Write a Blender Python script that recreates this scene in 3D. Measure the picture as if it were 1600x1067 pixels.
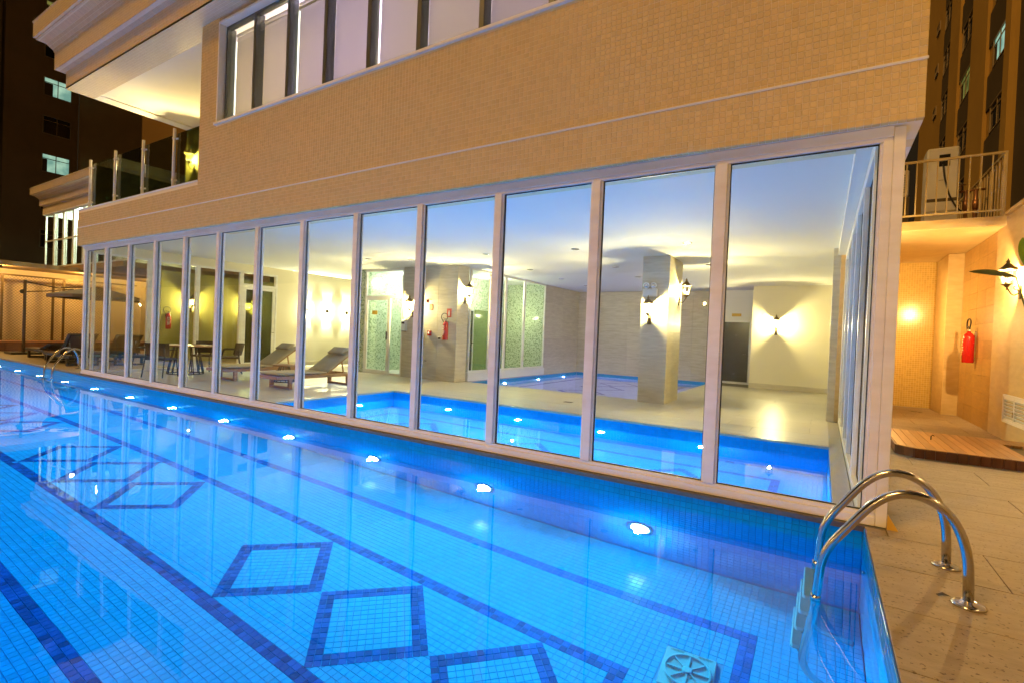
import bpy, math, random
import numpy as np
from mathutils import Vector, Matrix, Quaternion

random.seed(7)
rng = np.random.default_rng(7)
for o in list(bpy.data.objects):
    bpy.data.objects.remove(o)
SC = bpy.context.scene
COL = SC.collection
rad = math.radians

# ------------------------------------------------------------------ camera
CAM = Vector((-0.3738, -4.8064, 1.2566))
RIGHT = Vector((0.84780, 0.52872, 0.04118))
DOWN = Vector((0.04195, 0.01053, -0.99906))
FWD = Vector((-0.52866, 0.84873, -0.01326))
FPX = 779.5                     # focal length in pixels of the 1600 px wide frame
cd = bpy.data.cameras.new('camera')
cam = bpy.data.objects.new('camera', cd)
COL.objects.link(cam)
cd.sensor_width = 36.0
cd.lens = 36.0 * FPX / 1600.0
cd.clip_start = 0.05
cd.clip_end = 600
m3 = Matrix((RIGHT, -DOWN, -FWD)).transposed()
cam.matrix_world = Matrix.Translation(CAM) @ m3.to_4x4()
SC.camera = cam

# ------------------------------------------------------------------ night sky, added amber sun standing in for street light, exposure
SUN_EL = rad(46)
w = bpy.data.worlds.new('World')
SC.world = w
w.use_nodes = True
nt = w.node_tree
sky = nt.nodes.new('ShaderNodeTexSky')
sky.sky_type = 'NISHITA'
sky.sun_disc = False
sky.sun_elevation = rad(-7)
sky.sun_rotation = rad(200)
bg = nt.nodes['Background']
bg.inputs['Strength'].default_value = 0.05
nt.links.new(sky.outputs[0], bg.inputs['Color'])
glow = nt.nodes.new('ShaderNodeBackground')          # dim sodium glow of the city on the night air
glow.inputs['Color'].default_value = (1.0, 0.62, 0.27, 1)
glow.inputs['Strength'].default_value = 0.018
addw = nt.nodes.new('ShaderNodeAddShader')
nt.links.new(bg.outputs[0], addw.inputs[0])
nt.links.new(glow.outputs[0], addw.inputs[1])
nt.links.new(addw.outputs[0], nt.nodes['World Output'].inputs['Surface'])
sl = bpy.data.lights.new('street_light_fill', 'SUN')  # added sun lamp, stands in for unseen amber street light
sl.energy = 1.85
sl.angle = rad(14)
sl.color = (1.0, 0.53, 0.14)
sun = bpy.data.objects.new('street_light_fill', sl)
COL.objects.link(sun)
sdir = Vector((math.sin(rad(30)) * math.cos(SUN_EL), math.cos(rad(30)) * math.cos(SUN_EL), -math.sin(SUN_EL)))
sun.rotation_euler = sdir.to_track_quat('-Z', 'Y').to_euler()
sun.location = (-8, -12, 12)
SC.view_settings.view_transform = 'Standard'
SC.view_settings.look = 'None'
SC.view_settings.exposure = 0.0
SC.view_settings.gamma = 1.0
cy = SC.cycles
cy.use_denoising = True
cy.use_adaptive_sampling = True
cy.adaptive_threshold = 0.04
cy.max_bounces = 7
cy.diffuse_bounces = 3
cy.glossy_bounces = 5
cy.transmission_bounces = 8
cy.transparent_max_bounces = 24
cy.sample_clamp_indirect = 5.0
cy.blur_glossy = 0.3

# ------------------------------------------------------------------ materials
MATS = {}


def nodes_of(name):
    m = bpy.data.materials.new(name)
    m.use_nodes = True
    t = m.node_tree
    for n in list(t.nodes):
        t.nodes.remove(n)
    out = t.nodes.new('ShaderNodeOutputMaterial')
    MATS[name] = m
    return m, t, out


def N(t, typ, **kw):
    n = t.nodes.new(typ)
    for k, v in kw.items():
        if k in n.inputs.keys():
            n.inputs[k].default_value = v
        else:
            setattr(n, k, v)
    return n


def principled(name, col, rough=0.5, metal=0.0, var=0.0, vscale=6.0, bump=0.0, bscale=40.0, stretch=None, col2=None,
               island=0.0, coat=0.0, spec=0.5, speck=None, trans=0.0):
    """base colour with noise variation between col and col2, optional per-tile variation, fine bump"""
    m, t, out = nodes_of(name)
    L = t.links.new
    b = N(t, 'ShaderNodeBsdfPrincipled')
    b.inputs['Roughness'].default_value = rough
    b.inputs['Metallic'].default_value = metal
    b.inputs['Coat Weight'].default_value = coat
    b.inputs['Coat Roughness'].default_value = 0.08
    b.inputs['Specular IOR Level'].default_value = spec
    L(b.outputs[0], out.inputs[0])
    co = N(t, 'ShaderNodeTexCoord')
    mp = N(t, 'ShaderNodeMapping')
    geo = N(t, 'ShaderNodeNewGeometry')
    L(geo.outputs['Position'], mp.inputs[0])
    if stretch:
        mp.inputs['Scale'].default_value = stretch
    c = (*col, 1)
    src = None
    if var or col2:
        nz = N(t, 'ShaderNodeTexNoise')
        nz.inputs['Scale'].default_value = vscale
        nz.inputs['Detail'].default_value = 6
        nz.inputs['Roughness'].default_value = 0.6
        L(mp.outputs[0], nz.inputs['Vector'])
        cr = N(t, 'ShaderNodeValToRGB')
        c2 = col2 or tuple(max(0, x * (1 - var)) for x in col)
        cr.color_ramp.elements[0].position = 0.32
        cr.color_ramp.elements[1].position = 0.68
        cr.color_ramp.elements[0].color = (*c2, 1)
        cr.color_ramp.elements[1].color = c
        L(nz.outputs['Fac'], cr.inputs[0])
        src = cr.outputs[0]
        rr = N(t, 'ShaderNodeMapRange')
        rr.inputs['To Min'].default_value = max(0.02, rough * 0.8)
        rr.inputs['To Max'].default_value = min(1, rough * 1.25)
        L(nz.outputs['Fac'], rr.inputs[0])
        L(rr.outputs[0], b.inputs['Roughness'])
    if speck:
        sc_, thr, scol = speck
        vz = N(t, 'ShaderNodeTexNoise')
        vz.inputs['Scale'].default_value = sc_
        vz.inputs['Detail'].default_value = 2
        L(geo.outputs['Position'], vz.inputs['Vector'])
        cr2 = N(t, 'ShaderNodeValToRGB')
        cr2.color_ramp.elements[0].position = thr
        cr2.color_ramp.elements[1].position = thr + 0.03
        L(vz.outputs['Fac'], cr2.inputs[0])
        mx = N(t, 'ShaderNodeMix', data_type='RGBA')
        L(cr2.outputs[0], mx.inputs[0])
        if src:
            L(src, mx.inputs[6])
        else:
            mx.inputs[6].default_value = c
        mx.inputs[7].default_value = (*scol, 1)
        src = mx.outputs[2]
    if island:
        oi = N(t, 'ShaderNodeObjectInfo')
        ad = N(t, 'ShaderNodeMath', operation='ADD')
        L(geo.outputs['Random Per Island'], ad.inputs[0])
        L(oi.outputs['Random'], ad.inputs[1])
        fr = N(t, 'ShaderNodeMath', operation='FRACT')
        L(ad.outputs[0], fr.inputs[0])
        mr = N(t, 'ShaderNodeMapRange')
        mr.inputs['To Min'].default_value = 1 - island
        mr.inputs['To Max'].default_value = 1 + island * 0.6
        L(fr.outputs[0], mr.inputs[0])
        hs = N(t, 'ShaderNodeHueSaturation')
        if src:
            L(src, hs.inputs['Color'])
        else:
            hs.inputs['Color'].default_value = c
        L(mr.outputs[0], hs.inputs['Value'])
        src = hs.outputs[0]
    if src:
        L(src, b.inputs['Base Color'])
    else:
        b.inputs['Base Color'].default_value = c
    if bump:
        bz = N(t, 'ShaderNodeTexNoise')
        bz.inputs['Scale'].default_value = bscale
        bz.inputs['Detail'].default_value = 4
        L(mp.outputs[0], bz.inputs['Vector'])
        bp = N(t, 'ShaderNodeBump')
        bp.inputs['Strength'].default_value = bump
        bp.inputs['Distance'].default_value = 0.01
        L(bz.outputs['Fac'], bp.inputs['Height'])
        L(bp.outputs[0], b.inputs['Normal'])
    return m


def emit(name, col, strength):
    m, t, out = nodes_of(name)
    e = N(t, 'ShaderNodeEmission')
    e.inputs[0].default_value = (*col, 1)
    e.inputs[1].default_value = strength
    t.links.new(e.outputs[0], out.inputs[0])
    return m


def glass_sheet(name, tint=(0.93, 0.97, 0.95), base=0.04, rough=0.0):
    """thin architectural glass: clear with a Schlick mirror layer, both faces of the sheet carry it"""
    m, t, out = nodes_of(name)
    L = t.links.new
    tr = N(t, 'ShaderNodeBsdfTransparent')
    tr.inputs[0].default_value = (*tint, 1)
    gl = N(t, 'ShaderNodeBsdfGlossy')
    gl.inputs['Roughness'].default_value = rough
    lw = N(t, 'ShaderNodeLayerWeight')
    lw.inputs['Blend'].default_value = 0.5
    pw = N(t, 'ShaderNodeMath', operation='POWER')
    L(lw.outputs['Facing'], pw.inputs[0])
    pw.inputs[1].default_value = 5.0
    ma = N(t, 'ShaderNodeMath', operation='MULTIPLY_ADD')
    L(pw.outputs[0], ma.inputs[0])
    ma.inputs[1].default_value = 0.96
    ma.inputs[2].default_value = base
    mx = N(t, 'ShaderNodeMixShader')
    L(ma.outputs[0], mx.inputs[0])
    L(tr.outputs[0], mx.inputs[1])
    L(gl.outputs[0], mx.inputs[2])
    L(mx.outputs[0], out.inputs[0])
    return m


def brick_mat(name, col, grout, size, rough=0.25, var=0.15, rot=None, joint=0.06, island_cols=None, axis='XZ', bumpd=0.6):
    """flat mosaic for surfaces too far off to tell the pieces apart"""
    m, t, out = nodes_of(name)
    L = t.links.new
    b = N(t, 'ShaderNodeBsdfPrincipled')
    b.inputs['Roughness'].default_value = rough
    L(b.outputs[0], out.inputs[0])
    geo = N(t, 'ShaderNodeNewGeometry')
    sp = N(t, 'ShaderNodeSeparateXYZ')
    L(geo.outputs['Position'], sp.inputs[0])
    cb = N(t, 'ShaderNodeCombineXYZ')
    L(sp.outputs['XYZ'.index(axis[0])], cb.inputs[0])
    L(sp.outputs['XYZ'.index(axis[1])], cb.inputs[1])
    br = N(t, 'ShaderNodeTexBrick')
    br.offset = 0.0
    L(cb.outputs[0], br.inputs['Vector'])
    br.inputs['Scale'].default_value = 1.0
    br.inputs['Brick Width'].default_value = size
    br.inputs['Row Height'].default_value = size
    br.inputs['Mortar Size'].default_value = size * joint
    br.inputs['Mortar Smooth'].default_value = 0.3
    br.inputs['Color1'].default_value = (*col, 1)
    c2 = island_cols or tuple(x * (1 - var * 2) for x in col)
    br.inputs['Color2'].default_value = (*c2, 1)
    br.inputs['Mortar'].default_value = (*grout, 1)
    L(br.outputs['Color'], b.inputs['Base Color'])
    bp = N(t, 'ShaderNodeBump')
    bp.invert = True
    bp.inputs['Strength'].default_value = bumpd
    bp.inputs['Distance'].default_value = 0.004
    L(br.outputs['Fac'], bp.inputs['Height'])
    L(bp.outputs[0], b.inputs['Normal'])
    return m


def mosaic_mat(name, light, dark, scale, thr=0.45, rough=0.2):
    """random pebbly mosaic, pale with dark chips"""
    m, t, out = nodes_of(name)
    L = t.links.new
    b = N(t, 'ShaderNodeBsdfPrincipled')
    b.inputs['Roughness'].default_value = rough
    L(b.outputs[0], out.inputs[0])
    geo = N(t, 'ShaderNodeNewGeometry')
    vo = N(t, 'ShaderNodeTexVoronoi')
    vo.inputs['Scale'].default_value = scale
    vo.inputs['Randomness'].default_value = 0.35
    L(geo.outputs['Position'], vo.inputs['Vector'])
    sp = N(t, 'ShaderNodeSeparateXYZ')
    L(vo.outputs['Color'], sp.inputs[0])
    cr = N(t, 'ShaderNodeValToRGB')
    cr.color_ramp.interpolation = 'CONSTANT'
    cr.color_ramp.elements[0].color = (*dark, 1)
    cr.color_ramp.elements[1].color = (*light, 1)
    cr.color_ramp.elements[1].position = thr
    e = cr.color_ramp.elements.new(thr * 0.45)
    e.color = tuple((a + c) / 2 for a, c in zip((*light, 1), (*dark, 1)))
    L(sp.outputs[0], cr.inputs[0])
    L(cr.outputs[0], b.inputs['Base Color'])
    return m


def wood_mat(name, a, c, rough=0.45, scale=(1.5, 22, 22), coat=0.0):
    m = principled(name, a, rough=rough, col2=c, vscale=1.6, stretch=scale, bump=0.15, bscale=8, island=0.22, coat=coat)
    return m


principled('tile_cream', (0.70, 0.53, 0.25), rough=0.15, island=0.08, spec=0.55)
principled('grout_cream', (0.80, 0.68, 0.42), rough=0.8)
brick_mat('mosaic_cream_far', (0.70, 0.56, 0.40), (0.74, 0.64, 0.52), 0.0525, rough=0.25, var=0.05, axis='XZ')
brick_mat('mosaic_gold', (0.58, 0.39, 0.11), (0.68, 0.52, 0.24), 0.05, rough=0.15, var=0.08, axis='XZ')
principled('pool_tile', (0.001, 0.265, 0.62), rough=0.18, island=0.10, spec=0.2)
principled('pool_tile_dark', (0.001, 0.062, 0.30), rough=0.18, island=0.45, spec=0.2)
principled('pool_grout', (0.004, 0.17, 0.45), rough=0.7)
brick_mat('pool_far', (0.001, 0.27, 0.62), (0.02, 0.16, 0.45), 0.0528, rough=0.15, var=0.05, axis='XY')
brick_mat('pool_far_wall', (0.001, 0.27, 0.62), (0.10, 0.36, 0.62), 0.0528, rough=0.15, var=0.05, axis='XZ')
principled('spa_tile', (0.66, 0.64, 0.80), rough=0.15, island=0.08)
principled('spa_tile_dark', (0.07, 0.06, 0.32), rough=0.15, island=0.2)
principled('white_frame', (0.86, 0.85, 0.83), rough=0.30, col2=(0.74, 0.71, 0.66), vscale=1.3, stretch=(1, 1, 4), bump=0.03, bscale=120)
principled('white_paint', (0.80, 0.79, 0.76), rough=0.6, var=0.04, vscale=1.5, bump=0.04, bscale=60)
principled('ceiling_paint', (0.82, 0.82, 0.80), rough=0.8, var=0.03, vscale=0.8, bump=0.03, bscale=30)
principled('cream_wall', (0.80, 0.74, 0.56), rough=0.7, var=0.04, vscale=1.2, bump=0.05, bscale=50)
principled('gasket', (0.012, 0.012, 0.014), rough=0.5)
principled('travertine', (0.64, 0.58, 0.45), rough=0.35, col2=(0.50, 0.44, 0.33), vscale=2.2, stretch=(1.2, 1.2, 9), bump=0.08, bscale=14, island=0.07)
principled('stone_floor', (0.52, 0.49, 0.42), rough=0.32, col2=(0.43, 0.40, 0.34), vscale=1.4, stretch=(1.2, 7, 5), bump=0.05, bscale=10, island=0.05)
principled('joint_dark', (0.22, 0.19, 0.15), rough=0.8)
principled('deck_stone', (0.37, 0.30, 0.22), rough=0.62, col2=(0.26, 0.21, 0.145), vscale=2.4, stretch=(1.5, 5, 3), bump=0.25, bscale=30, island=0.05,
           speck=(48, 0.635, (0.14, 0.10, 0.07)))
principled('coping_dark', (0.10, 0.085, 0.07), rough=0.45, var=0.3, vscale=12)
principled('coping_stone', (0.40, 0.36, 0.28), rough=0.3, var=0.2, vscale=6, stretch=(3, 1, 1))
principled('steel', (0.62, 0.60, 0.57), rough=0.16, metal=1.0, var=0.1, vscale=9)
principled('rail_metal', (0.62, 0.48, 0.24), rough=0.4, metal=0.0, var=0.12, vscale=5)
principled('plastic_white', (0.78, 0.80, 0.78), rough=0.35)
principled('plastic_pool', (0.08, 0.26, 0.40), rough=0.35)
principled('lantern_iron', (0.17, 0.12, 0.06), rough=0.45, metal=0.5, var=0.3, vscale=30)
principled('dark_metal', (0.05, 0.04, 0.03), rough=0.4, metal=0.5)
principled('black_plastic', (0.015, 0.015, 0.015), rough=0.4)
principled('red_paint', (0.52, 0.012, 0.012), rough=0.25, var=0.15, vscale=20, coat=0.3)
principled('sign_red', (0.55, 0.03, 0.02), rough=0.5)
principled('sign_white', (0.75, 0.72, 0.66), rough=0.5)
principled('sign_gold', (0.62, 0.36, 0.03), rough=0.45)
principled('cushion', (0.40, 0.35, 0.25), rough=0.9, var=0.12, vscale=5, bump=0.3, bscale=260)
wood_mat('wood_lounger', (0.40, 0.21, 0.10), (0.28, 0.14, 0.06), scale=(14, 2, 14))
wood_mat('wood_deck', (0.55, 0.27, 0.085), (0.36, 0.15, 0.04), rough=0.33, scale=(16, 1.6, 16), coat=0.2)
wood_mat('wood_fascia', (0.20, 0.07, 0.03), (0.12, 0.04, 0.02), rough=0.45, scale=(9, 9, 2))
wood_mat('wood_step', (0.30, 0.12, 0.05), (0.20, 0.07, 0.03), scale=(16, 1.5, 16))
principled('woven_dark', (0.055, 0.035, 0.022), rough=0.7, bump=0.6, bscale=120)
principled('canopy_cloth', (0.17, 0.12, 0.075), rough=0.9, var=0.15, vscale=2, bump=0.2, bscale=90)
principled('mesh_brown', (0.12, 0.075, 0.045), rough=0.8, bump=0.4, bscale=150)
principled('amber_wall', (0.78, 0.60, 0.36), rough=0.75, var=0.15, vscale=0.9, bump=0.1, bscale=20)
principled('wire', (0.16, 0.10, 0.04), rough=0.5, metal=0.4)
principled('plaster_right', (0.62, 0.47, 0.24), rough=0.5, col2=(0.52, 0.37, 0.17), vscale=1.6, stretch=(2, 2, 7), bump=0.1, bscale=14)
principled('stone_right', (0.50, 0.32, 0.11), rough=0.38, col2=(0.38, 0.23, 0.07), vscale=2.4, stretch=(2, 2, 9), bump=0.12, bscale=12, island=0.14)
principled('tower_dark', (0.26, 0.17, 0.085), rough=0.9, var=0.2, vscale=0.35, bump=0.2, bscale=3)
principled('tower_mid', (0.40, 0.26, 0.11), rough=0.9, var=0.18, vscale=0.4, bump=0.2, bscale=3)
principled('tower_orange', (0.40, 0.23, 0.06), rough=0.9, var=0.15, vscale=0.5)
principled('pilaster', (0.50, 0.31, 0.07), rough=0.85, var=0.12, vscale=0.5)
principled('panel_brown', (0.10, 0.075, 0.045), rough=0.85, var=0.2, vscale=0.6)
principled('window_frame_tan', (0.30, 0.23, 0.14), rough=0.5)
principled('dark_glass', (0.010, 0.010, 0.012), rough=0.08)
principled('bronze_frame', (0.10, 0.11, 0.095), rough=0.35, metal=0.3)
principled('asphalt', (0.05, 0.048, 0.045), rough=0.9, var=0.3, vscale=1.5)
principled('olive_wall', (0.42, 0.38, 0.11), rough=0.7, var=0.15, vscale=1.2)
principled('leaf', (0.13, 0.22, 0.02), rough=0.42, col2=(0.08, 0.15, 0.015), vscale=9, stretch=(1, 1, 1))
principled('leaf_grey', (0.12, 0.14, 0.11), rough=0.5, var=0.2, vscale=9)
def translucent_leaf(name, col):
    m = MATS[name]
    t = m.node_tree
    out = [n for n in t.nodes if n.type == 'OUTPUT_MATERIAL'][0]
    pb = [n for n in t.nodes if n.type == 'BSDF_PRINCIPLED'][0]
    tl = N(t, 'ShaderNodeBsdfTranslucent')
    tl.inputs[0].default_value = (*col, 1)
    mx = N(t, 'ShaderNodeMixShader')
    mx.inputs[0].default_value = 0.4
    t.links.new(pb.outputs[0], mx.inputs[1])
    t.links.new(tl.outputs[0], mx.inputs[2])
    t.links.new(mx.outputs[0], out.inputs[0])


translucent_leaf('leaf', (0.30, 0.36, 0.02))
translucent_leaf('leaf_grey', (0.22, 0.24, 0.14))
principled('stem', (0.10, 0.12, 0.03), rough=0.6)
principled('pump_white', (0.66, 0.64, 0.58), rough=0.4, var=0.08, vscale=3)
principled('copper_pipe', (0.40, 0.20, 0.10), rough=0.35, metal=0.6)
principled('screen_dark', (0.02, 0.02, 0.02), rough=0.15)
principled('door_dark', (0.05, 0.05, 0.042), rough=0.25, var=0.2, vscale=4)
principled('yellow_plastic', (0.62, 0.38, 0.06), rough=0.5)
mosaic_mat('green_mosaic', (0.60, 0.68, 0.52), (0.10, 0.19, 0.10), 42, 0.36)
brick_mat('green_tile', (0.16, 0.25, 0.09), (0.30, 0.38, 0.18), 0.05, rough=0.15, var=0.15, axis='YZ')
brick_mat('green_tile_x', (0.16, 0.25, 0.09), (0.30, 0.38, 0.18), 0.05, rough=0.15, var=0.15, axis='XZ')
glass_sheet('glass', (0.955, 0.985, 0.975))
glass_sheet('glass_dark', (0.42, 0.47, 0.36), base=0.05)
glass_sheet('glass_lantern', (0.97, 0.95, 0.90), base=0.02)
emit('bulb_warm', (1.0, 0.80, 0.45), 60)
emit('bulb_amber', (1.0, 0.74, 0.36), 60)
emit('pool_lamp', (0.72, 0.93, 1.0), 60)
emit('spa_lamp', (0.45, 0.45, 1.0), 16)
def lit_mat(name, a, b, strength, scale):
    m, t, out = nodes_of(name)
    e = N(t, 'ShaderNodeEmission')
    geo = N(t, 'ShaderNodeNewGeometry')
    nz = N(t, 'ShaderNodeTexNoise')
    nz.inputs['Scale'].default_value = scale
    t.links.new(geo.outputs['Position'], nz.inputs['Vector'])
    cr = N(t, 'ShaderNodeValToRGB')
    cr.color_ramp.elements[0].position = .35
    cr.color_ramp.elements[1].position = .65
    cr.color_ramp.elements[0].color = (*a, 1)
    cr.color_ramp.elements[1].color = (*b, 1)
    t.links.new(nz.outputs['Fac'], cr.inputs[0])
    t.links.new(cr.outputs[0], e.inputs[0])
    e.inputs[1].default_value = strength
    t.links.new(e.outputs[0], out.inputs[0])


lit_mat('lit_window', (0.22, 0.45, 0.36), (0.55, 0.85, 0.62), 0.75, 1.3)
lit_mat('lit_window_dim', (0.12, 0.13, 0.03), (0.48, 0.46, 0.10), 0.45, 1.6)
emit('lit_bay', (0.62, 1.0, 0.66), 1.0)
emit('sconce_glow', (1.0, 0.88, 0.55), 9)
emit('led_strip', (1.0, 0.93, 0.80), 3.0)


def blind_mat():
    m, t, out = nodes_of('blind')
    L = t.links.new
    d = N(t, 'ShaderNodeBsdfDiffuse')
    d.inputs[0].default_value = (0.62, 0.60, 0.56, 1)
    tl = N(t, 'ShaderNodeBsdfTranslucent')
    tl.inputs[0].default_value = (0.62, 0.60, 0.58, 1)
    mx = N(t, 'ShaderNodeMixShader')
    mx.inputs[0].default_value = 0.6
    L(d.outputs[0], mx.inputs[1])
    L(tl.outputs[0], mx.inputs[2])
    L(mx.outputs[0], out.inputs[0])


blind_mat()


def water_mat(name, tint):
    m, t, out = nodes_of(name)
    L = t.links.new
    g = N(t, 'ShaderNodeBsdfGlass')
    g.inputs['Color'].default_value = (*tint, 1)
    g.inputs['Roughness'].default_value = 0.0
    g.inputs['IOR'].default_value = 1.333
    geo = N(t, 'ShaderNodeNewGeometry')
    nz = N(t, 'ShaderNodeTexNoise')
    nz.inputs['Scale'].default_value = 1.3
    nz.inputs['Detail'].default_value = 2
    L(geo.outputs['Position'], nz.inputs['Vector'])
    bp = N(t, 'ShaderNodeBump')
    bp.inputs['Strength'].default_value = 0.20
    bp.inputs['Distance'].default_value = 0.012
    L(nz.outputs['Fac'], bp.inputs['Height'])
    L(bp.outputs[0], g.inputs['Normal'])
    L(g.outputs[0], out.inputs[0])


water_mat('water', (0.90, 0.98, 1.0))


# ------------------------------------------------------------------ mesh helpers
class MB:
    def __init__(self):
        self.v = []
        self.f = []
        self.mi = []
        self.smooth = []

    def add(self, verts, faces, mi=0, smooth=False):
        b = len(self.v)
        self.v += [tuple(p) for p in verts]
        for f in faces:
            self.f.append(tuple(b + i for i in f))
            self.mi.append(mi)
            self.smooth.append(smooth)
        return self

    def box(self, x0, x1, y0, y1, z0, z1, mi=0, ch=0.0):
        if ch > 0:
            return self.cbox(x0, x1, y0, y1, z0, z1, ch, mi)
        v = [(x, y, z) for z in (z0, z1) for y in (y0, y1) for x in (x0, x1)]
        return self.add(v, [(0, 2, 3, 1), (4, 5, 7, 6), (0, 1, 5, 4), (2, 6, 7, 3), (0, 4, 6, 2), (1, 3, 7, 5)], mi)

    def cbox(self, x0, x1, y0, y1, z0, z1, c, mi=0):
        """box with chamfered edges"""
        c = min(c, (x1 - x0) * .49, (y1 - y0) * .49, (z1 - z0) * .49)
        lo = (x0, y0, z0)
        hi = (x1, y1, z1)
        vs = {}
        V = []
        for sx in (0, 1):
            for sy in (0, 1):
                for sz in (0, 1):
                    s = (sx, sy, sz)
                    for ax in range(3):
                        p = []
                        for k in range(3):
                            e = (lo, hi)[s[k]][k]
                            p.append(e if k == ax else e + (c if s[k] == 0 else -c))
                        vs[(s, ax)] = len(V)
                        V.append(tuple(p))
        F = []
        for ax in range(3):
            a, b_ = [k for k in range(3) if k != ax]
            for e in (0, 1):
                q = []
                for (i, j) in ((0, 0), (1, 0), (1, 1), (0, 1)):
                    s = [0, 0, 0]
                    s[ax] = e
                    s[a] = i
                    s[b_] = j
                    q.append(vs[(tuple(s), ax)])
                flip = (e == 0) != (ax == 1)
                F.append(tuple(q[::-1]) if flip else tuple(q))
        for ax in range(3):
            a, b_ = [k for k in range(3) if k != ax]
            for i in (0, 1):
                for j in (0, 1):
                    s0 = [0, 0, 0]
                    s0[a] = i
                    s0[b_] = j
                    s1 = list(s0)
                    s1[ax] = 1
                    s0, s1 = tuple(s0), tuple(s1)
                    F.append((vs[(s0, a)], vs[(s1, a)], vs[(s1, b_)], vs[(s0, b_)]))
        for sx in (0, 1):
            for sy in (0, 1):
                for sz in (0, 1):
                    s = (sx, sy, sz)
                    F.append((vs[(s, 0)], vs[(s, 1)], vs[(s, 2)]))
        return self.add(V, F, mi)

    def tube(self, pts, r, n=10, mi=0, caps=True, smooth=True):
        pts = [Vector(p) for p in pts]
        rs = r if isinstance(r, (list, tuple)) else [r] * len(pts)
        V = []
        ref = None
        for i, p in enumerate(pts):
            a = pts[max(i - 1, 0)]
            b = pts[min(i + 1, len(pts) - 1)]
            tg = (b - a).normalized()
            if ref is None:
                ref = Vector((0, 0, 1)) if abs(tg.z) < 0.9 else Vector((1, 0, 0))
            u = (ref - tg * ref.dot(tg)).normalized()
            ref = u
            v = tg.cross(u)
            for k in range(n):
                t = 2 * math.pi * k / n
                V.append(p + (u * math.cos(t) + v * math.sin(t)) * rs[i])
        F = []
        for i in range(len(pts) - 1):
            for k in range(n):
                F.append((i * n + k, i * n + (k + 1) % n, (i + 1) * n + (k + 1) % n, (i + 1) * n + k))
        self.add(V, F, mi, smooth)
        if caps:
            b = len(self.v) - len(V)
            self.f.append(tuple(b + k for k in range(n))[::-1])
            self.mi.append(mi)
            self.smooth.append(False)
            self.f.append(tuple(b + (len(pts) - 1) * n + k for k in range(n)))
            self.mi.append(mi)
            self.smooth.append(False)
        return self

    def lathe(self, prof, n=20, origin=(0, 0, 0), mi=0, smooth=True, axis='Z'):
        V = []
        o = Vector(origin)
        for r, z in prof:
            for k in range(n):
                t = 2 * math.pi * k / n
                p = Vector((r * math.cos(t), r * math.sin(t), z))
                if axis == 'Y':
                    p = Vector((p.x, p.z, p.y))
                elif axis == 'X':
                    p = Vector((p.z, p.x, p.y))
                V.append(o + p)
        F = []
        for i in range(len(prof) - 1):
            for k in range(n):
                F.append((i * n + k, i * n + (k + 1) % n, (i + 1) * n + (k + 1) % n, (i + 1) * n + k))
        self.add(V, F, mi, smooth)
        b = len(self.v) - len(V)
        self.f.append(tuple(b + k for k in range(n))[::-1])
        self.f.append(tuple(b + (len(prof) - 1) * n + k for k in range(n)))
        self.mi += [mi, mi]
        self.smooth += [False, False]
        return self

    def prism(self, prof, axis, a, b, mi=0):
        """extrude a 2D profile (list of (p,q)) along an axis from a to b; (p,q) are the two other axes in order"""
        n = len(prof)
        V = []
        for e in (a, b):
            for p, q in prof:
                V.append({'X': (e, p, q), 'Y': (p, e, q), 'Z': (p, q, e)}[axis])
        F = [tuple(range(n))[::-1], tuple(range(n, 2 * n))]
        for i in range(n):
            F.append((i, (i + 1) % n, n + (i + 1) % n, n + i))
        return self.add(V, F, mi)

    def bar(self, a, b, wdt, hgt, mi=0, up=(0, 0, 1)):
        """rectangular bar between two points"""
        a, b = Vector(a), Vector(b)
        t = (b - a).normalized()
        u = Vector(up)
        if abs(t.dot(u)) > 0.98:
            u = Vector((0, 1, 0))
        s = t.cross(u).normalized()
        u = s.cross(t)
        V = []
        for p in (a, b):
            for i, j in ((-1, -1), (1, -1), (1, 1), (-1, 1)):
                V.append(p + s * wdt / 2 * i + u * hgt / 2 * j)
        return self.add(V, [(3, 2, 1, 0), (4, 5, 6, 7), (0, 1, 5, 4), (1, 2, 6, 5), (2, 3, 7, 6), (3, 0, 4, 7)], mi)

    def xf(self, M):
        self.v = [tuple(M @ Vector(p)) for p in self.v]
        return self

    def build(self, name, mats, parent=None, loc=None, recalc=True):
        me = bpy.data.meshes.new(name)
        me.from_pydata(self.v, [], self.f)
        if isinstance(mats, str):
            mats = [mats]
        for mm in mats:
            me.materials.append(MATS[mm])
        me.polygons.foreach_set('material_index', self.mi)
        me.polygons.foreach_set('use_smooth', self.smooth)
        if recalc:
            import bmesh
            bm = bmesh.new()
            bm.from_mesh(me)
            bmesh.ops.recalc_face_normals(bm, faces=bm.faces)
            bm.to_mesh(me)
            bm.free()
        me.update()
        ob = bpy.data.objects.new(name, me)
        COL.objects.link(ob)
        if parent:
            ob.parent = parent
        if loc:
            ob.location = loc
        return ob


def tag(o, label=None, cat=None, group=None, kind=None):
    if label:
        o['label'] = label
    if cat:
        o['category'] = cat
    if group:
        o['group'] = group
    if kind:
        o['kind'] = kind
    return o


def thing(name, loc=(0, 0, 0), rz=0.0, label=None, cat=None, group=None):
    o = bpy.data.objects.new(name, None)
    o.empty_display_size = 0.1
    COL.objects.link(o)
    o.location = loc
    o.rotation_euler = (0, 0, rz)
    return tag(o, label, cat, group)


def struct(o):
    o['kind'] = 'structure'
    return o


def copy_tree(o, parent=None):
    c = o.copy()
    COL.objects.link(c)
    c.parent = parent
    for ch in o.children:
        copy_tree(ch, c)
    return c


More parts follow.
